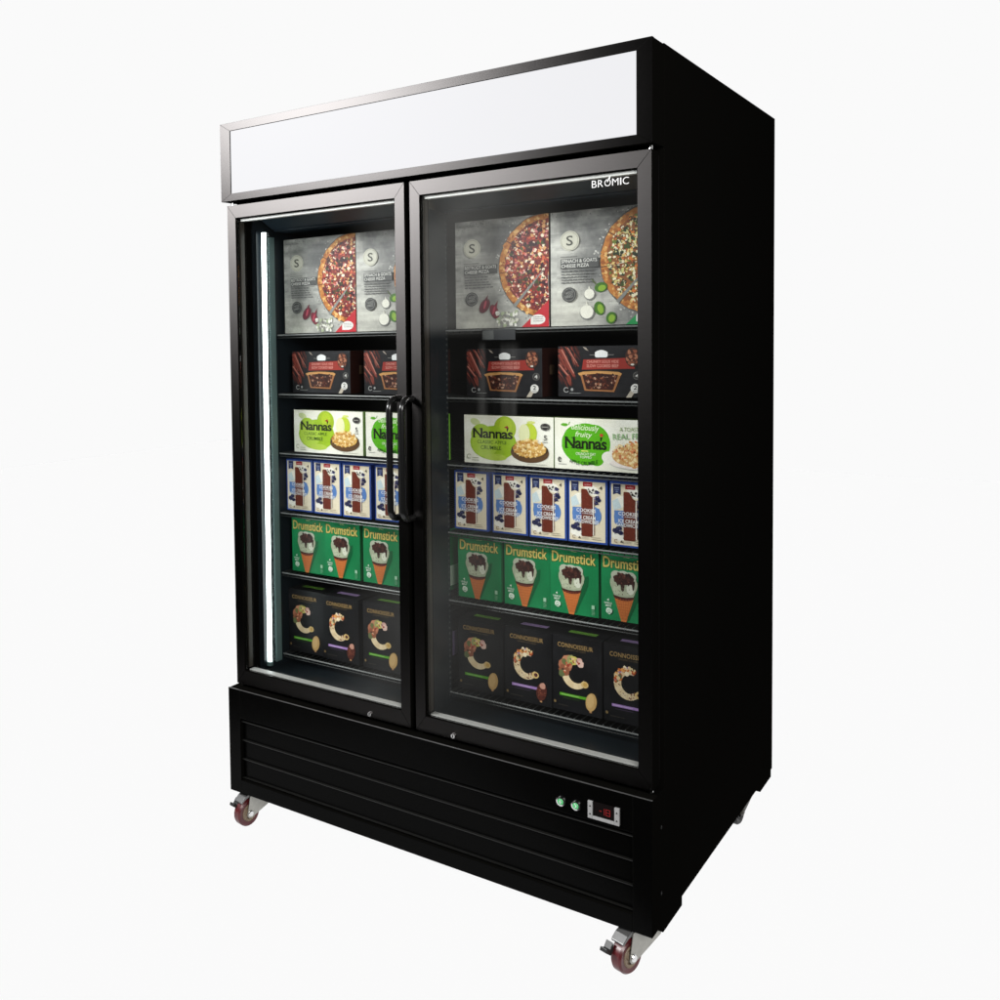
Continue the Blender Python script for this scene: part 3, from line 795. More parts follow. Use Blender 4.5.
def crumble_art(kind):
    w, h = 0.243, 0.1235
    A = Art(w, h); rnd = random.Random(9 if kind == 'classic' else 12)
    n1 = vnoise(rnd, 4)
    A.ground(24, 14, lambda u, v: mix((226, 224, 208), (240, 239, 230), n1(u, v)))
    if kind == 'classic':
        A.ell(w * .13, h * .86, w * .06, h * .07, (196, 206, 150), 18, -0.3)
        A.ell(w * .47, h * .74, w * .125, h * .255, (158, 184, 40), 32)
        A.up(); A.ell(w * .335, h * .43, w * .265, h * .355, (152, 186, 36), 44, wob=.01, rnd=rnd)
        A.ell(w * .20, h * .60, w * .12, h * .22, (160, 192, 50), 28)
        A.up(); A.ell(w * .24, h * .40, w * .15, h * .26, (172, 202, 66), 32); A.ell(w * .48, h * .80, w * .07, h * .15, (172, 196, 46), 24)
        A.ell(w * .36, h * .14, w * .13, h * .07, (176, 200, 74), 20)
        A.up(); A.ell(w * .74, h * .66, w * .085, h * .21, (186, 204, 60), 28)
        A.up(); A.ell(w * .685, h * .65, w * .062, h * .20, (224, 226, 178), 24); A.ell(w * .76, h * .885, w * .045, h * .03, (206, 214, 120), 14)
        A.up()
        A.text('Nannas', w * .105, w * .560, h * .525, h * .735, (26, 28, 18), bold=.022, spacing=.92, part='lettering')
        A.poly([(w * .492, h * .755), (w * .515, h * .755), (w * .500, h * .675), (w * .494, h * .675)], (26, 28, 18))
        for u in (.105, .178): A.rect(w * u, w * (u + .034), h * .535, h * .548, (26, 28, 18))
        for u in (.105, .178): A.rect(w * u, w * (u + .034), h * .712, h * .726, (26, 28, 18))
        A.poly([(w * .46, h * .76), (w * .50, h * .80), (w * .515, h * .755), (w * .49, h * .745)], (150, 40, 36))
        A.text('CLASSIC APPLE', w * .155, w * .490, h * .415, h * .485, (58, 92, 22), bold=.004, part='lettering')
        A.text('CRUMBLE', w * .195, w * .430, h * .295, h * .375, (50, 84, 20), bold=.004, part='lettering')
        # bowl
        A.sec = 'picture'
        A.ell(w * .745, h * .175, w * .18, h * .075, (196, 190, 172), 28)
        A.up(); A.ell(w * .745, h * .275, w * .208, h * .205, (92, 66, 42), 40)
        A.up(); A.ell(w * .745, h * .335, w * .200, h * .150, (60, 42, 28), 40)
        A.up(); A.ell(w * .745, h * .335, w * .178, h * .150, (206, 160, 84), 36)
        A.ell(w * .735, h * .43, w * .12, h * .10, (214, 172, 100), 26)
        crumbs(A, rnd, w * .745, h * .36, w * .175, h * .18, [(226, 186, 110), (238, 206, 140), (200, 150, 74), (216, 170, 92), (244, 222, 170), (182, 128, 60)], 80)
        A.sec = 'emblem'; A.up(); A.ell(w * .915, h * .805, w * .050, h * .075, (44, 40, 40), 26)
        A.up(); A.ring(w * .915, h * .805, w * .034, w * .038, (140, 138, 132), 24); A.rect(w * .885, w * .945, h * .795, h * .815, (150, 148, 142))
        A.sec = 'front_panel'; A.text('5', w * .902, w * .932, h * .535, h * .640, (40, 38, 38), bold=.012); A.rect(w * .885, w * .945, h * .495, h * .508, (150, 148, 142))
        A.sec = 'front_panel'; A.ring(w * .06, h * .135, w * .018, w * .026, (150, 156, 130), 18, .5, 5.5); A.lines(w * .095, w * .19, h * .12, 2, h * .05, (160, 164, 140), rnd)
        A.sec = 'front_panel'; A.lines(w * .72, w * .97, h * .055, 1, h * .04, (190, 186, 174), rnd)
    else:
        ap = (86, 172, 20)
        A.ell(w * .318, h * .500, w * .245, h * .405, ap, 48, wob=.008, rnd=rnd); A.ell(w * .40, h * .52, w * .165, h * .37, ap, 40)
        A.ell(w * .22, h * .55, w * .135, h * .31, ap, 36); A.ell(w * .43, h * .21, w * .07, h * .12, ap, 24)
        A.poly([(w * .06, h * .865), (w * .085, h * .90), (w * .12, h * .895), (w * .145, h * .87), (w * .12, h * .835), (w * .085, h * .84)], (92, 164, 40))
        A.poly([(w * .14, h * .87), (w * .155, h * .93), (w * .162, h * .92), (w * .150, h * .865)], (92, 150, 50))
        A.up(); A.ell(w * .55, h * .27, w * .07, h * .115, (234, 232, 222), 26)
        A.up()
        A.text('deliciously', w * .175, w * .455, h * .735, h * .885, (228, 240, 206), bold=.006, shear=.25, rot=-.04)
        A.text('fruity', w * .215, w * .385, h * .605, h * .745, (228, 240, 206), bold=.006, shear=.25, rot=-.04)
        A.text('Nannas', w * .108, w * .530, h * .405, h * .640, (22, 30, 12), bold=.022, spacing=.92, part='lettering')
        A.poly([(w * .466, h * .650), (w * .488, h * .650), (w * .474, h * .570), (w * .468, h * .570)], (22, 30, 12))
        for u in (.108, .174): A.rect(w * u, w * (u + .034), h * .415, h * .430, (22, 30, 12))
        for u in (.108, .174): A.rect(w * u, w * (u + .034), h * .615, h * .630, (22, 30, 12))
        A.ell(w * .478, h * .690, w * .018, h * .030, (196, 60, 50), 10)
        A.rect(w * .275, w * .345, h * .360, h * .378, (226, 230, 120))
        A.text('CRUNCHY OAT', w * .22, w * .42, h * .285, h * .340, (232, 242, 214), bold=.006)
        A.text('TOPPED', w * .26, w * .38, h * .225, h * .272, (232, 242, 214), bold=.006)
        A.text('APPLE CRUMBLE', w * .155, w * .440, h * .135, h * .215, (24, 74, 14), bold=.008, arc=-h * .05)
        A.text('e', w * .035, w * .070, h * .13, h * .235, (40, 40, 40), bold=.01); A.lines(w * .04, w * .13, h * .10, 1, h * .04, (150, 150, 146), rnd)
        A.text('A TOAST WITH', w * .655, w * .97, h * .785, h * .865, (150, 172, 120), rot=.03)
        A.text('REAL FRUIT', w * .59, w * .965, h * .635, h * .745, (140, 182, 124), bold=.003, rot=.06)
        A.sec = 'picture'; A.ell(w * .81, h * .155, w * .25, h * .10, (198, 194, 186), 36)
        A.up(); A.ell(w * .81, h * .175, w * .245, h * .10, (236, 226, 220), 36)
        A.up(); A.ell(w * .80, h * .31, w * .215, h * .20, (208, 164, 108), 34); A.ell(w * .82, h * .46, w * .12, h * .10, (214, 176, 120), 22)
        crumbs(A, rnd, w * .81, h * .355, w * .22, h * .235, [(226, 190, 128), (240, 218, 168), (206, 150, 88), (214, 132, 86), (236, 206, 150), (190, 112, 74)], 100)
        A.up(); A.ell(w * .885, h * .62, w * .022, h * .05, (212, 120, 44), 12); A.ell(w * .90, h * .58, w * .02, h * .035, (180, 50, 40), 10)
    return A

def cookie_art():
    w, h = 0.0965, 0.1525
    A = Art(w, h); rnd = random.Random(21)
    A.rect(0, w, 0, h, (42, 72, 146))
    A.up(); A.rect(w * .040, w * .945, h * .03, h * .970, (226, 214, 188))
    A.up()
    # milk splash
    A.ell(w * .30, h * .70, w * .21, h * .085, (238, 234, 222), 20, .4, wob=.12, rnd=rnd); A.ell(w * .62, h * .84, w * .20, h * .075, (240, 236, 226), 20, -.5, wob=.12, rnd=rnd)
    A.ell(w * .24, h * .17, w * .18, h * .08, (240, 236, 226), 18, wob=.12, rnd=rnd)
    A.poly([(w * .07, h * .70), (w * .20, h * .75), (w * .30, h * .60), (w * .10, h * .56)], (196, 212, 218))
    # ribbon and tag
    A.up(); A.poly([(w * .085, h * .965), (w * .275, h * .965), (w * .275, h * .80), (w * .18, h * .825), (w * .085, h * .80)], (36, 44, 84))
    A.up(); A.rect(w * .12, w * .24, h * .905, h * .915, (150, 160, 190)); A.rect(w * .13, w * .23, h * .875, h * .885, (120, 132, 170)); A.ell(w * .18, h * .85, w * .03, h * .012, (120, 132, 170), 10)
    A.rect(w * .385, w * .625, h * .895, h * .965, (156, 22, 34))
    A.up(); A.text('coles', w * .425, w * .585, h * .912, h * .948, (226, 170, 168), bold=.008)
    A.text('4', w * .80, w * .875, h * .855, h * .915, (60, 52, 50), bold=.02)
    # blue swash
    A.sec = 'front_panel'
    A.ell(w * .66, h * .44, w * .19, h * .145, (92, 132, 190), 26); A.rect(w * .12, w * .80, h * .375, h * .560, (84, 122, 184)); A.ell(w * .45, h * .38, w * .33, h * .075, (84, 122, 184), 24)
    A.ell(w * .20, h * .46, w * .09, h * .10, (88, 126, 186), 18)
    # dark cookies
    A.up()
    for (cu, cv, r) in ((.74, .815, .050), (.75, .72, .062), (.71, .64, .050), (.79, .69, .045), (.16, .245, .070), (.23, .29, .065), (.27, .215, .060)):
        A.ell(w * cu, h * cv, w * r * 1.15, w * r, (34, 36, 70), 14, wob=.15, rnd=rnd)
    A.up()
    for k in range(26):
        A.blob(w * rnd.uniform(.66, .82), h * rnd.uniform(.62, .83), .0012, rnd.choice([(90, 86, 140), (160, 150, 190), (24, 24, 44)]), rnd)
        A.blob(w * rnd.uniform(.10, .30), h * rnd.uniform(.19, .30), .0012, rnd.choice([(74, 76, 120), (20, 22, 46), (60, 60, 96)]), rnd)
    # sandwich bar
    A.sec = 'picture'
    A.up(); A.ell(w * .50, h * .135, w * .17, h * .025, (160, 146, 124), 20)
    A.up(); A.poly([(w * .345, h * .125), (w * .36, h * .105), (w * .60, h * .105), (w * .635, h * .125), (w * .635, h * .73), (w * .56, h * .76), (w * .48, h * .855), (w * .36, h * .855), (w * .345, h * .84)], (104, 44, 30))
    A.rect(w * .640, w * .665, h * .13, h * .72, (232, 226, 214)); A.rect(w * .667, w * .682, h * .14, h * .70, (96, 44, 32))
    A.up()
    for k in range(70):
        A.blob(w * rnd.uniform(.36, .62), h * rnd.uniform(.12, .72), rnd.uniform(.0006, .0016), rnd.choice([(84, 34, 22), (122, 56, 40), (94, 38, 26)]), rnd)
    for (cu, cv, r) in ((.56, .82, .03), (.64, .845, .028), (.53, .855, .02), (.61, .80, .02)): A.ell(w * cu, h * cv, w * r, w * r, (44, 34, 34), 8, wob=.2, rnd=rnd)
    # lettering
    A.sec = 'front_panel'; A.up()
    A.text('COOKIES', w * .225, w * .715, h * .490, h * .545, (242, 242, 242), bold=.012, spacing=1.05, part='lettering')
    A.text('& CREAM', w * .30, w * .64, h * .462, h * .480, (232, 236, 242), bold=.008)
    A.text('ICE CREAM', w * .225, w * .705, h * .375, h * .432, (244, 244, 242), bold=.012, spacing=1.05, part='lettering')
    A.text('SANDWICHES', w * .175, w * .785, h * .312, h * .366, (244, 244, 242), bold=.012, spacing=1.05, part='lettering')
    A.ring(w * .165, h * .085, w * .030, w * .045, (128, 96, 70), 16, .5, 5.6); A.poly([(w * .26, h * .065), (w * .34, h * .065), (w * .30, h * .105)], (96, 88, 76))
    A.lines(w * .37, w * .56, h * .09, 2, h * .02, (160, 150, 130), rnd); A.lines(w * .60, w * .88, h * .105, 2, h * .03, (150, 140, 120), rnd)
    return A

def cone_art():
    w, h = 0.1215, 0.1595
    A = Art(w, h); rnd = random.Random(31)
    n1 = vnoise(rnd, 4)
    A.ground(16, 20, lambda u, v: mix((4, 102, 56), (28, 136, 82), 0.25 + 0.55 * n1(u, v) - 0.25 * (u - .5)))
    A.text('SINCE', w * .44, w * .56, h * .955, h * .985, (178, 190, 140))
    A.up(); A.text('Drumstick', w * .035, w * .955, h * .775, h * .955, (64, 66, 20), bold=.05, part='lettering')
    A.up(); A.text('Drumstick', w * .045, w * .945, h * .783, h * .948, (196, 180, 100), bold=.016, part='lettering')
    # dark green shape printed beside the cone
    A.sec = 'picture'
    A.poly([(w * .58, h * .55), (w * .80, h * .62), (w * .78, h * .45), (w * .54, h * .02), (w * .40, h * .02)], (4, 84, 46))
    A.up(); A.poly([(w * .265, h * .36), (w * .640, h * .36), (w * .515, h * .045), (w * .50, h * .0), (w * .40, h * .0), (w * .385, h * .045)], (196, 112, 56))
    A.up()
    for k in range(7):
        t = k / 7.0
        A.poly([(w * (.27 + .055 * k), h * .345), (w * (.278 + .055 * k), h * .345), (w * (.42 + .018 * k - .02 * t), h * .03), (w * (.416 + .018 * k - .02 * t), h * .03)], (158, 82, 38))
    for k in range(7):
        v = .30 - .042 * k; e = (.34 - v) * .40
        A.rect(w * (.285 + e), w * (.62 - e), h * (v - .003), h * (v + .003), (166, 88, 42))
    A.ell(w * .45, h * .372, w * .200, h * .060, (84, 34, 28), 26)
    A.up(); A.ell(w * .45, h * .392, w * .205, h * .050, (62, 24, 20), 26)
    A.up(); A.ell(w * .45, h * .565, w * .265, h * .180, (160, 167, 142), 34, wob=.02, rnd=rnd); A.poly([(w * .195, h * .52), (w * .705, h * .52), (w * .640, h * .385), (w * .50, h * .365), (w * .38, h * .367), (w * .262, h * .385)], (160, 167, 142))
    A.ell(w * .30, h * .68, w * .10, h * .075, (176, 180, 160), 18); A.ell(w * .58, h * .68, w * .11, h * .072, (178, 182, 164), 18); A.ell(w * .44, h * .715, w * .11, h * .045, (182, 184, 168), 18)
    A.up(); A.ell(w * .58, h * .50, w * .075, h * .085, (206, 208, 190), 18); A.ell(w * .32, h * .47, w * .08, h * .07, (178, 184, 158), 18); A.ell(w * .46, h * .42, w * .10, h * .035, (172, 178, 152), 18)
    # chocolate sauce and biscuit pieces
    A.up(); A.ell(w * .45, h * .630, w * .195, h * .090, (58, 32, 28), 26, wob=.14, rnd=rnd)
    for (cu, dv, wd) in ((.335, .545, .04), (.43, .47, .055), (.545, .56, .04), (.635, .50, .032)):
        A.poly([(w * (cu - wd), h * .62), (w * (cu + wd), h * .62), (w * (cu + wd * .45), h * dv), (w * cu, h * (dv - .025)), (w * (cu - wd * .45), h * dv)], (54, 28, 26))
    A.up()
    for k in range(46):
        a = rnd.uniform(0, 6.28); q = math.sqrt(rnd.random())
        A.blob(w * (.45 + .20 * q * math.cos(a)), h * (.645 + .075 * q * math.sin(a)), rnd.uniform(.0015, .0045), rnd.choice([(82, 46, 38), (46, 26, 24), (110, 66, 54), (66, 36, 30), (34, 20, 20)]), rnd)
    for k in range(26):
        A.blob(w * rnd.uniform(.25, .65), h * rnd.uniform(.40, .55), rnd.uniform(.0006, .0014), (112, 104, 84), rnd)
    # small print
    A.sec = 'front_panel'; A.up(); A.text('4', w * .125, w * .165, h * .285, h * .318, (220, 230, 216), bold=.02)
    A.text('VANILLA', w * .065, w * .225, h * .238, h * .268, (220, 230, 216), bold=.008); A.text('MINT', w * .095, w * .215, h * .198, h * .228, (220, 230, 216), bold=.008)
    A.ell(w * .165, h * .135, w * .065, h * .048, (208, 222, 206), 18, wob=.10, rnd=rnd)
    A.up(); A.ring(w * .165, h * .135, w * .022, w * .030, (40, 116, 74), 14); A.rect(w * .13, w * .20, h * .10, h * .108, (40, 116, 74))
    A.rect(w * .865, w * .925, h * .125, h * .185, (150, 190, 160)); A.lines(w * .865, w * .935, h * .105, 4, h * .020, (130, 176, 142), rnd)
    return A

def stick_art(kind):
    w, h = 0.1255, 0.1865
    A = Art(w, h); rnd = random.Random(41 if kind == 'green' else 43)
    n1 = vnoise(rnd, 4)
    A.ground(10, 14, lambda u, v: mix((9, 9, 12), (24, 24, 27), n1(u, v)))
    A.text('CONNOISSEUR', w * .115, w * .825, h * .845, h * .905, (160, 130, 82), bold=.008, spacing=1.06, part='lettering')
    A.text('GOURMET ICE CREAM', w * .28, w * .68, h * .812, h * .830, (104, 88, 62))
    # the big letter C
    A.sec = 'picture'
    cu, cv, ro, ri = w * .475, h * .515, h * .205, h * .105
    cream = (214, 190, 150)
    n = 34
    for k in range(n):
        a0 = math.radians(62 + 268 * k / n); a1 = math.radians(62 + 268 * (k + 1) / n)
        def rr(a):
            t = (math.degrees(a) - 62) / 268.0
            th = 0.35 + 0.65 * math.sin(math.pi * min(1, max(0, t * 1.02 + 0.0)))
            return ri + (ro - ri) * (1 - th) * .5, ro - (ro - ri) * (1 - th) * .15
        p0, q0 = rr(a0); p1, q1 = rr(a1)
        A.poly([(cu + p0 * math.cos(a0) * .92, cv + p0 * math.sin(a0)), (cu + q0 * math.cos(a0) * .92, cv + q0 * math.sin(a0)), (cu + q1 * math.cos(a1) * .92, cv + q1 * math.sin(a1)), (cu + p1 * math.cos(a1) * .92, cv + p1 * math.sin(a1))], mix(cream, (226, 206, 168), rnd.random()))
    A.up(); A.ell(cu + w * .185, cv - h * .118, w * .075, h * .045, (206, 176, 116), 18)
    A.up(); A.ell(cu + w * .195, cv - h * .116, w * .040, h * .026, (188, 150, 78) if kind == 'green' else (86, 44, 40), 14)
    if kind == 'green':
        for (a, q, r, col) in ((150, .86, .030, (164, 104, 78)), (128, .88, .027, (186, 126, 96)), (170, .82, .024, (140, 84, 60)), (110, .90, .020, (150, 150, 96)), (98, .86, .018, (196, 186, 96)), (72, .88, .016, (206, 160, 150)), (62, .80, .015, (220, 186, 172)), (186, 1.0, .014, (96, 104, 66)), (140, 1.05, .012, (100, 106, 64))):
            A.ell(cu + ro * q * math.cos(math.radians(a)) * .92, cv + ro * q * math.sin(math.radians(a)), r * .55 * 1.0, r * .62, col, 14, wob=.12, rnd=rnd)
        A.up()
        for k in range(26):
            a = math.radians(rnd.uniform(66, 180)); q = rnd.uniform(.66, 1.0)
            A.blob(cu + ro * q * math.cos(a) * .92, cv + ro * q * math.sin(a), rnd.uniform(.0014, .0034), rnd.choice([(222, 150, 112), (188, 84, 56), (224, 202, 140), (150, 58, 44), (236, 220, 190), (128, 130, 80), (70, 50, 40)]), rnd)
    else:
        for k in range(60):
            a = math.radians(rnd.uniform(64, 178)); q = rnd.uniform(.62, 1.04)
            A.blob(cu + ro * q * math.cos(a) * .92, cv + ro * q * math.sin(a), rnd.uniform(.002, .0052), rnd.choice([(196, 104, 44), (160, 66, 32), (222, 196, 150), (120, 52, 28), (226, 160, 90), (150, 120, 160), (90, 100, 70), (240, 222, 190)]), rnd)
        A.up()
        for k in range(34):
            a = math.radians(rnd.uniform(176, 318)); q = rnd.uniform(.58, .98)
            A.blob(cu + ro * q * math.cos(a) * .92, cv + ro * q * math.sin(a), rnd.uniform(.0008, .0018), rnd.choice([(140, 92, 70), (110, 70, 60), (232, 216, 190)]), rnd)
    A.sec = 'front_panel'
    st = (84, 150, 36) if kind == 'green' else (156, 122, 180)
    A.up(); A.rect(w * .155, w * .70, h * .200, h * .236, st)
    A.up(); A.rect(w * .19, w * .55, h * .214, h * .222, mix(st, (255, 255, 255), .35)); A.rect(w * .22, w * .56, h * .170, h * .176, mix(st, (20, 20, 20), .6))
    # ice-cream stick
    A.sec = 'picture'
    su, sv = w * .790, h * .185
    A.rect(w * .755, w * .800, h * .045, h * .10, (176, 132, 92))
    A.up(); A.ell(su, sv + .000, w * .108, h * .122, (186, 150, 96) if kind == 'green' else (82, 38, 30), 30, -.16)
    A.up()
    if kind == 'green':
        A.ell(su - .002, sv + .002, w * .070, h * .092, (200, 166, 112), 24, -.16)
    else:
        for k in range(40):
            a = rnd.uniform(0, 6.28); q = math.sqrt(rnd.random()) * .9
            A.blob(su + w * .095 * q * math.cos(a), sv + h * .112 * q * math.sin(a), rnd.uniform(.0008, .0022), rnd.choice([(112, 58, 44), (60, 26, 22), (136, 76, 58)]), rnd)
        A.up(); A.ell(su + .003, sv + h * .085, w * .062, h * .042, (190, 140, 122), 14, wob=.1, rnd=rnd)
    A.sec = 'front_panel'; A.ell(w * .06, h * .105, w * .026, h * .020, (112, 92, 60), 10); A.lines(w * .13, w * .40, h * .075, 1, h * .02, (66, 62, 56), rnd)
    return A

# carton = top-level mesh (front at y=0, bottom-left-front corner at its origin) with its printed front as a part
PROTO = {}
def carton(kind, art, depth, body, side, top, name, extra=None):
    w, h = art.w, art.h
    b = MB(); b.box(0, w, 0.0003, depth, 0, h)
    b.mi = [0, 2, 0, 1, 0, 1]
    if extra: extra(b, w, h, depth)
    me_o = b.build(name, [card_mat(kind + '_card_front', body), card_mat(kind + '_card_side', side), card_mat(kind + '_card_top', top)] + ([card_mat(kind + '_card_accent', extra.accent)] if extra else []))
    parts = []
    for sec, me in art.meshes(M['print']):
        f = bpy.data.objects.new(sec, me); C.objects.link(f); f.parent = me_o; parts.append(f)
    PROTO[kind] = [me_o, parts, False]

def accent(col, fn):
    fn.accent = col; return fn

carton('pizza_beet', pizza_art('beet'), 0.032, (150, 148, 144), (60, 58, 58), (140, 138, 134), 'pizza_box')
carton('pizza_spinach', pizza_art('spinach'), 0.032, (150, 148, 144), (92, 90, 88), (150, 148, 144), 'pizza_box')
def pie_extra(b, w, h, d):
    b.box(w, w + 0.0004, 0.045, 0.075, h * .45, h * .65, 3)
carton('pie', pie_art(), 0.115, (26, 26, 28), (44, 20, 16), (26, 26, 28), 'pie_box', accent((110, 90, 70), pie_extra))
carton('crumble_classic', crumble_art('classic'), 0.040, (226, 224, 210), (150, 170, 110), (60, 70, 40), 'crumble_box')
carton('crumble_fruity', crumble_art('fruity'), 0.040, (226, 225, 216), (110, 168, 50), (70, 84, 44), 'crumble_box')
carton('cookie', cookie_art(), 0.060, (40, 68, 140), (34, 60, 130), (34, 60, 130), 'ice_cream_sandwich_box')
def cone_extra(b, w, h, d):
    b.box(w, w + 0.0004, 0.03, 0.095, h * .08, h * .42, 3)
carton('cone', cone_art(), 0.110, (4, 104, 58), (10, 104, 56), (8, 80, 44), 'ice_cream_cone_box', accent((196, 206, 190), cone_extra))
def stick_extra(b, w, h, d):
    b.box(w * .22, w * .78, 0.034, 0.052, h, h + 0.0004, 3)
    b.box(w, w + 0.0004, 0.05, 0.075, h * .35, h * .70, 3)
carton('stick_green', stick_art('green'), 0.13, (24, 24, 27), (22, 22, 25), (26, 26, 28), 'ice_cream_stick_box', accent((104, 150, 60), stick_extra))
carton('stick_purple', stick_art('purple'), 0.13, (24, 24, 27), (22, 22, 25), (26, 26, 28), 'ice_cream_stick_box', accent((150, 126, 170), stick_extra))

YF = 0.2065
_pr = random.Random(77)
def place(kind, x, z, label, cat, group, y=YF, rz=0.0):
    p = PROTO[kind]
    if not p[2]: o = p[0]; p[2] = True
    else:
        o = p[0].copy(); C.objects.link(o)
        for q in p[1]:
            f = q.copy(); C.objects.link(f); f.parent = o
    o.location = (x, y, z + 0.0004); o.rotation_euler = (0, 0, rz)
    tag(o, label, cat, group)
    return o

TUBE = 'beside the bright light tube'
WD = 'behind the door with the white wordmark'
G = {'pizza': 'pizza boxes on the top shelf', 'pie': 'dark pie boxes on the second shelf', 'crumble': 'crumble boxes on the third shelf',
     'cookie': 'blue ice cream sandwich boxes on the fourth shelf', 'cone': 'green ice cream cone boxes on the fifth shelf', 'stick': 'black ice cream stick boxes on the bottom shelf'}
j = lambda a=0.006: _pr.uniform(-a, a)
z = LEV[0]
place('pizza_beet', -1.1365, z, 'grey pizza box with red beetroot pizza, on the top shelf ' + TUBE, 'pizza box', G['pizza'])
place('pizza_spinach', -0.8805, z, 'grey pizza box with spinach leaves, half hidden by the plain door\'s stile', 'pizza box', G['pizza'])
place('pizza_beet', -0.5705, z, 'grey pizza box with red beetroot pizza, ' + WD, 'pizza box', G['pizza'], rz=0.004)
place('pizza_spinach', -0.3120, z, 'grey pizza box with green spinach pizza, under the white wordmark', 'pizza box', G['pizza'], y=YF + .001)
z = LEV[1]
place('pie', -1.1120, z, 'black pie box nearest the bright light tube, pale glare on its edge', 'pie box', G['pie'])
place('pie', -0.8590, z, 'black pie box directly above the green apple box cut off by a door stile', 'pie box', G['pie'])
place('pie', -0.5430, z, 'black pie box under the beetroot pizza ' + WD, 'pie box', G['pie'], y=YF + .004)
place('pie', -0.2930, z + .004, 'black pie box under the spinach pizza ' + WD, 'pie box', G['pie'], y=YF - .002)
z = LEV[2]
place('crumble_classic', -1.1095, z, 'pale crumble box with a brown bowl, on the side of the bright light tube', 'dessert box', G['crumble'])
place('crumble_fruity', -0.8565, z, 'white crumble box with bright green apple, partly behind the door handle', 'dessert box', G['crumble'])
place('crumble_classic', -0.5500, z + .002, 'pale crumble box with a brown bowl, ' + WD, 'dessert box', G['crumble'])
place('crumble_fruity', -0.3040, z + .002, 'white crumble box with bright green apple, ' + WD, 'dessert box', G['crumble'])
z = LEV[3]
for x, lb in ((-1.1430, 'first blue and cream sandwich box from the bright light tube'), (-1.0400, 'second blue and cream sandwich box from the bright light tube'),
              (-0.9370, 'third blue and cream sandwich box from the bright light tube, clear of the handle'), (-0.8290, 'blue and cream sandwich box crossed by the black door handle')):
    place('cookie', x, z, lb, 'ice cream box', G['cookie'], y=YF + j(.003), rz=j(.012))
for x, lb in ((-0.5790, 'blue and cream sandwich box under the start of the pale crumble box, first from the centre mullion, behind wordmark door'),
              (-0.4725, 'second blue and cream sandwich box from the centre mullion, behind the wordmark door'), (-0.3700, 'middle blue and cream sandwich box of the five behind the wordmark door'),
              (-0.2700, 'fourth blue and cream sandwich box from the centre mullion, with a wide blue side edge'), (-0.1690, 'last blue and cream sandwich box behind the wordmark door, cut off by its outer stile')):
    place('cookie', x, z + .003, lb.replace('under the start of the pale crumble box, ', ''), 'ice cream box', G['cookie'], y=YF + j(.003), rz=j(.012))
z = LEV[4]
for x, lb in ((-1.1235, 'green cone box closest to the bright light tube'), (-1.0025, 'green cone box second from the bright light tube'),
              (-0.8715, 'green cone box third from the bright light tube, ending at a door stile'), (-0.7430, 'green cone box seen only as a narrow strip beside the centre mullion')):
    place('cone', x, z, lb, 'ice cream box', G['cone'], y=YF + j(.003), rz=j(.008))
for x, lb in ((-0.5705, 'green cone box next to the centre mullion, behind the wordmark door'), (-0.4400, 'second green cone box from the centre mullion, behind the wordmark door'),
              (-0.3170, 'third green cone box from the centre mullion, behind the wordmark door'), (-0.1915, 'green cone box cut off by the outer stile of the wordmark door')):
    place('cone', x, z + .003, lb, 'ice cream box', G['cone'], y=YF + j(.003), rz=j(.008))
z = LEV[5]
for k, x, lb in (('stick_green', -1.1440, 'black box with green stripe and pale ice cream stick, nearest the bright light tube'), ('stick_purple', -1.0150, 'black box with purple stripe between two green striped boxes, behind the plain door'),
                 ('stick_green', -0.8740, 'black box with green stripe, its ice cream stick cut off by a door stile'), ('stick_purple', -0.7440, 'black box with purple stripe, mostly hidden behind the centre door stiles')):
    place(k, x, z, lb, 'ice cream box', G['stick'], y=YF + j(.003), rz=j(.01))
for k, x, lb in (('stick_green', -0.5735, 'black box with green stripe, next to the centre mullion behind the wordmark door'), ('stick_purple', -0.4410, 'black box with purple stripe and whole chocolate ice cream stick, behind the wordmark door'),
                 ('stick_green', -0.3150, 'black box with green stripe between two purple striped boxes, behind the wordmark door'), ('stick_purple', -0.1850, 'black box with purple stripe, cut off by the outer stile of the wordmark door')):
    place(k, x, z + .002, lb, 'ice cream box', G['stick'], y=YF + j(.003), rz=j(.01))

# small grey plate under the top shelf rail, paler at one end
b = MB(); b.box(-0.4800, -0.3900, 0.1735, 0.1745, LEV[0] - 0.0300, LEV[0] - 0.0035)
tk = b.build('rail_plate', card_mat('rail_plate_grey', (46, 47, 50))); tag(tk, 'small grey plate hanging from the top shelf rail behind the wordmark door', 'rail plate')
b = MB(); b.box(-0.4780, -0.4480, 0.1730, 0.1734, LEV[0] - 0.0280, LEV[0] - 0.0060); b.build('pale_end', card_mat('rail_plate_pale', (84, 86, 86)), tk)

# ------------------------------------------------------------------ white floor sheet, an added glow shines up through it
def floor_material():
    m = bpy.data.materials.new('white_translucent_sheet'); m.use_nodes = True
    nt = m.node_tree; nt.nodes.clear()
    out = nt.nodes.new('ShaderNodeOutputMaterial')
    t = nt.nodes.new('ShaderNodeBsdfTranslucent'); t.inputs[0].default_value = (0.9815, 0.9815, 0.9815, 1)
    nt.links.new(t.outputs[0], out.inputs[0])
    return m
b = MB(); b._add([(-1.10, -1.00, 0), (1.10, 0.66, 0), (0.95, 9.0, 0), (-9.0, 9.0, 0), (-9.0, 4.80, 0)], [(0, 1, 2, 3, 4)])
fl = b.build('floor', floor_material()); tag(fl, kind='structure')
fl.location.z = -0.0005

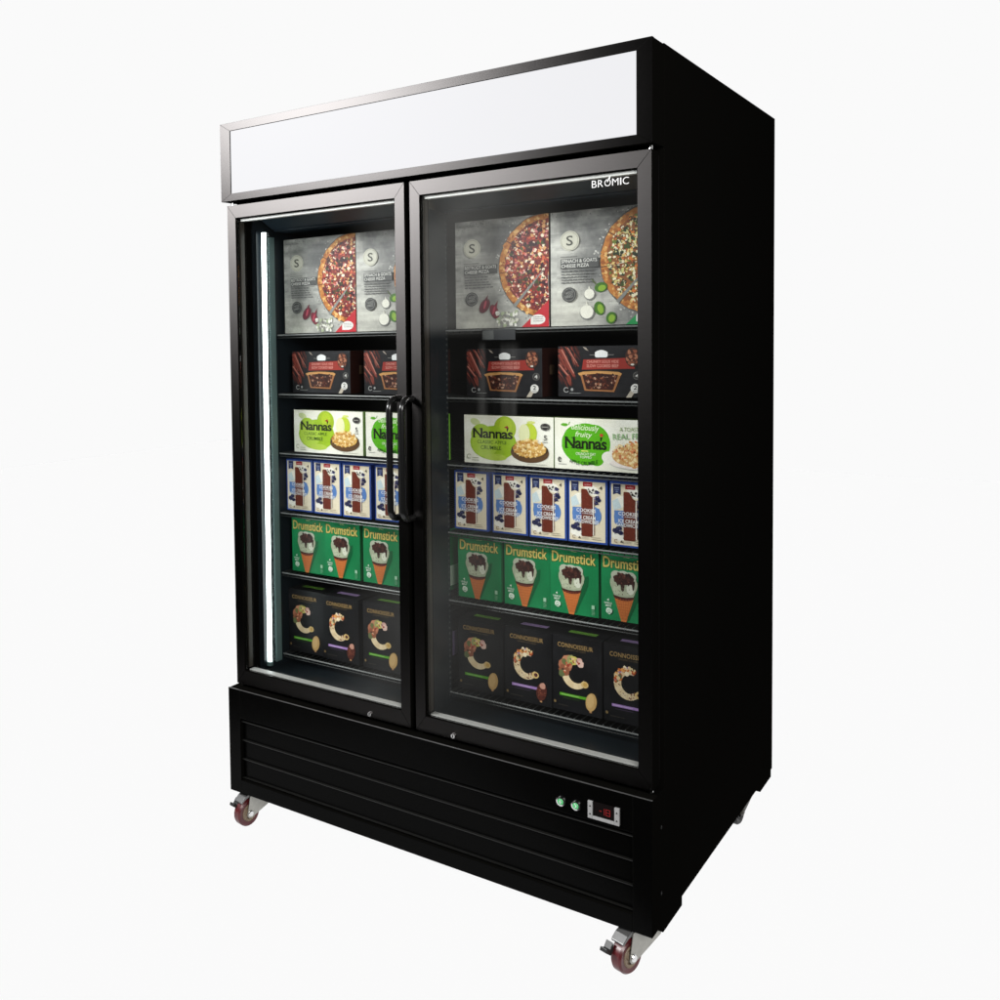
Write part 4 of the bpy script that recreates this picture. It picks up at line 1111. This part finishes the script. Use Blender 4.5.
# ------------------------------------------------------------------ world: plain white behind, added glow below, dim room in front
WHITE = 0.956
ROOM_WALL = 0.31
ROOM_FLOOR = 0.15
w = bpy.data.worlds.new('World'); SC.world = w; w.use_nodes = True
nt = w.node_tree; nt.nodes.clear()
N = nt.nodes.new; Lk = nt.links.new
out = N('ShaderNodeOutputWorld'); bg = N('ShaderNodeBackground'); Lk(bg.outputs[0], out.inputs[0])
tc = N('ShaderNodeTexCoord')
def math_node(op, a=None, bb=None, c=None):
    n = N('ShaderNodeMath'); n.operation = op
    for i, q in enumerate((a, bb, c)):
        if q is None: continue
        if hasattr(q, 'links'): Lk(q, n.inputs[i])
        else: n.inputs[i].default_value = q
    return n.outputs[0]
dot = N('ShaderNodeVectorMath'); dot.operation = 'DOT_PRODUCT'
Lk(tc.outputs['Generated'], dot.inputs[0]); dot.inputs[1].default_value = Vector((-0.42, 0.907, 0)).normalized()
sep = N('ShaderNodeSeparateXYZ'); Lk(tc.outputs['Generated'], sep.inputs[0])
def ramp(v, a, b_):
    n = N('ShaderNodeMapRange'); n.interpolation_type = 'SMOOTHSTEP'; Lk(v, n.inputs[0])
    n.inputs[1].default_value = a; n.inputs[2].default_value = b_; n.inputs[3].default_value = 0; n.inputs[4].default_value = 1
    return n.outputs[0]
behind = ramp(dot.outputs['Value'], 0.10, 0.30)
nadir = ramp(math_node('MULTIPLY', sep.outputs['Z'], -1.0), 0.70, 0.72)  # added bright patch under the floor sheet, keeps it evenly white
# dim room in front of the freezer: pale wall, dark furniture at eye level, grey floor
no = N('ShaderNodeTexNoise'); no.inputs['Scale'].default_value = 7.0; no.inputs['Detail'].default_value = 4
Lk(tc.outputs['Generated'], no.inputs['Vector'])
rm = N('ShaderNodeMapRange'); Lk(no.outputs['Fac'], rm.inputs[0])
rm.inputs[1].default_value = 0.36; rm.inputs[2].default_value = 0.66; rm.inputs[3].default_value = 0.45; rm.inputs[4].default_value = 1.35
side_ = math_node('MULTIPLY', sep.outputs['X'], -1.0)
band = math_node('MULTIPLY', ramp(side_, 0.575, 0.50), math_node('MULTIPLY_ADD', ramp(side_, 0.36, 0.47), 0.85, 0.15))
wall_ = math_node('MULTIPLY', ramp(sep.outputs['Z'], 0.0, 0.02), ROOM_WALL)
flo_ = math_node('MULTIPLY', ramp(math_node('MULTIPLY', sep.outputs['Z'], -1.0), 0.14, 0.26), ROOM_FLOOR)
room_v = math_node('MULTIPLY', math_node('MULTIPLY', math_node('ADD', math_node('ADD', wall_, flo_), 0.03), band), rm.outputs[0])
pillar = math_node('MULTIPLY', math_node('MULTIPLY', ramp(side_, 0.424, 0.430), ramp(side_, 0.464, 0.456)), math_node('MULTIPLY', ramp(sep.outputs['Z'], -0.20, -0.10), ramp(sep.outputs['Z'], 0.0, -0.012)))
stripe = N('ShaderNodeTexNoise'); stripe.inputs['Scale'].default_value = 60; stripe.inputs['Detail'].default_value = 2
smap = N('ShaderNodeMapping'); smap.inputs['Scale'].default_value = (1, 1, 0.03); Lk(tc.outputs['Generated'], smap.inputs['Vector']); Lk(smap.outputs[0], stripe.inputs['Vector'])
pillar = math_node('MULTIPLY', pillar, math_node('MULTIPLY', ramp(stripe.outputs['Fac'], 0.40, 0.62), 0.20))
room_v = math_node('ADD', math_node('ADD', room_v, pillar), 0.006)
vs = N('ShaderNodeVectorMath'); vs.operation = 'SCALE'; vs.inputs[0].default_value = (1.0, 0.98, 0.93); Lk(room_v, vs.inputs['Scale'])
m1 = N('ShaderNodeMix'); m1.data_type = 'RGBA'; Lk(behind, m1.inputs[0]); Lk(vs.outputs[0], m1.inputs[6]); m1.inputs[7].default_value = (WHITE, WHITE, WHITE, 1)
m2 = N('ShaderNodeMix'); m2.data_type = 'RGBA'; Lk(nadir, m2.inputs[0]); Lk(m1.outputs[2], m2.inputs[6]); m2.inputs[7].default_value = (1.537, 1.537, 1.537, 1)
Lk(m2.outputs[2], bg.inputs['Color']); bg.inputs['Strength'].default_value = 1.0

# ------------------------------------------------------------------ lamps
def area(name, loc, target, sx, sy, power, col=(1, 1, 1)):
    l = bpy.data.lights.new(name, 'AREA'); l.shape = 'RECTANGLE'; l.size = sx; l.size_y = sy; l.energy = power; l.color = col
    o = bpy.data.objects.new(name, l); C.objects.link(o); o.location = loc
    o.rotation_euler = (Vector(target) - Vector(loc)).to_track_quat('-Z', 'Y').to_euler()
    return o
area('softbox_high', (-2.62, -2.35, 2.76), (-0.8, -0.35, 2.66), 1.4, 0.95, 300)
area('added_key_lamp', (2.1, -2.5, 2.5), (-0.5, 0.2, 1.0), 1.4, 1.4, 185, (1.0, 0.985, 0.96))  # added lamp, spreads even light over the cartons

# ------------------------------------------------------------------ camera
cam = bpy.data.cameras.new('camera'); co = bpy.data.objects.new('camera', cam); C.objects.link(co)
yaw, pit, rol = 0.6785, 0.0472, -0.0191
import json
fwd = Vector((-math.sin(yaw) * math.cos(pit), math.cos(yaw) * math.cos(pit), -math.sin(pit)))
right = Vector((math.cos(yaw), math.sin(yaw), 0)); up = right.cross(fwd)
r2 = right * math.cos(rol) + up * math.sin(rol); u2 = -right * math.sin(rol) + up * math.cos(rol)
mw = Matrix(((r2.x, u2.x, -fwd.x, 0.6913), (r2.y, u2.y, -fwd.y, -2.0986), (r2.z, u2.z, -fwd.z, 1.3813), (0, 0, 0, 1)))
co.matrix_world = mw
cam.sensor_width = 36.0; cam.lens = 36.0 * 995.3336 / 1000.0
cam.shift_x = (500 - 278.334) / 1000.0; cam.shift_y = (390.808 - 500) / 1000.0
cam.clip_start = 0.05; cam.clip_end = 100
SC.camera = co

SC.view_settings.view_transform = 'Standard'
SC.view_settings.look = 'None'
SC.view_settings.exposure = 0; SC.view_settings.gamma = 1
SC.view_settings.use_curve_mapping = False
SC.cycles.use_denoising = True
SC.cycles.max_bounces = 8; SC.cycles.transparent_max_bounces = 16; SC.cycles.glossy_bounces = 4; SC.cycles.diffuse_bounces = 3
SC.cycles.sample_clamp_indirect = 4.0
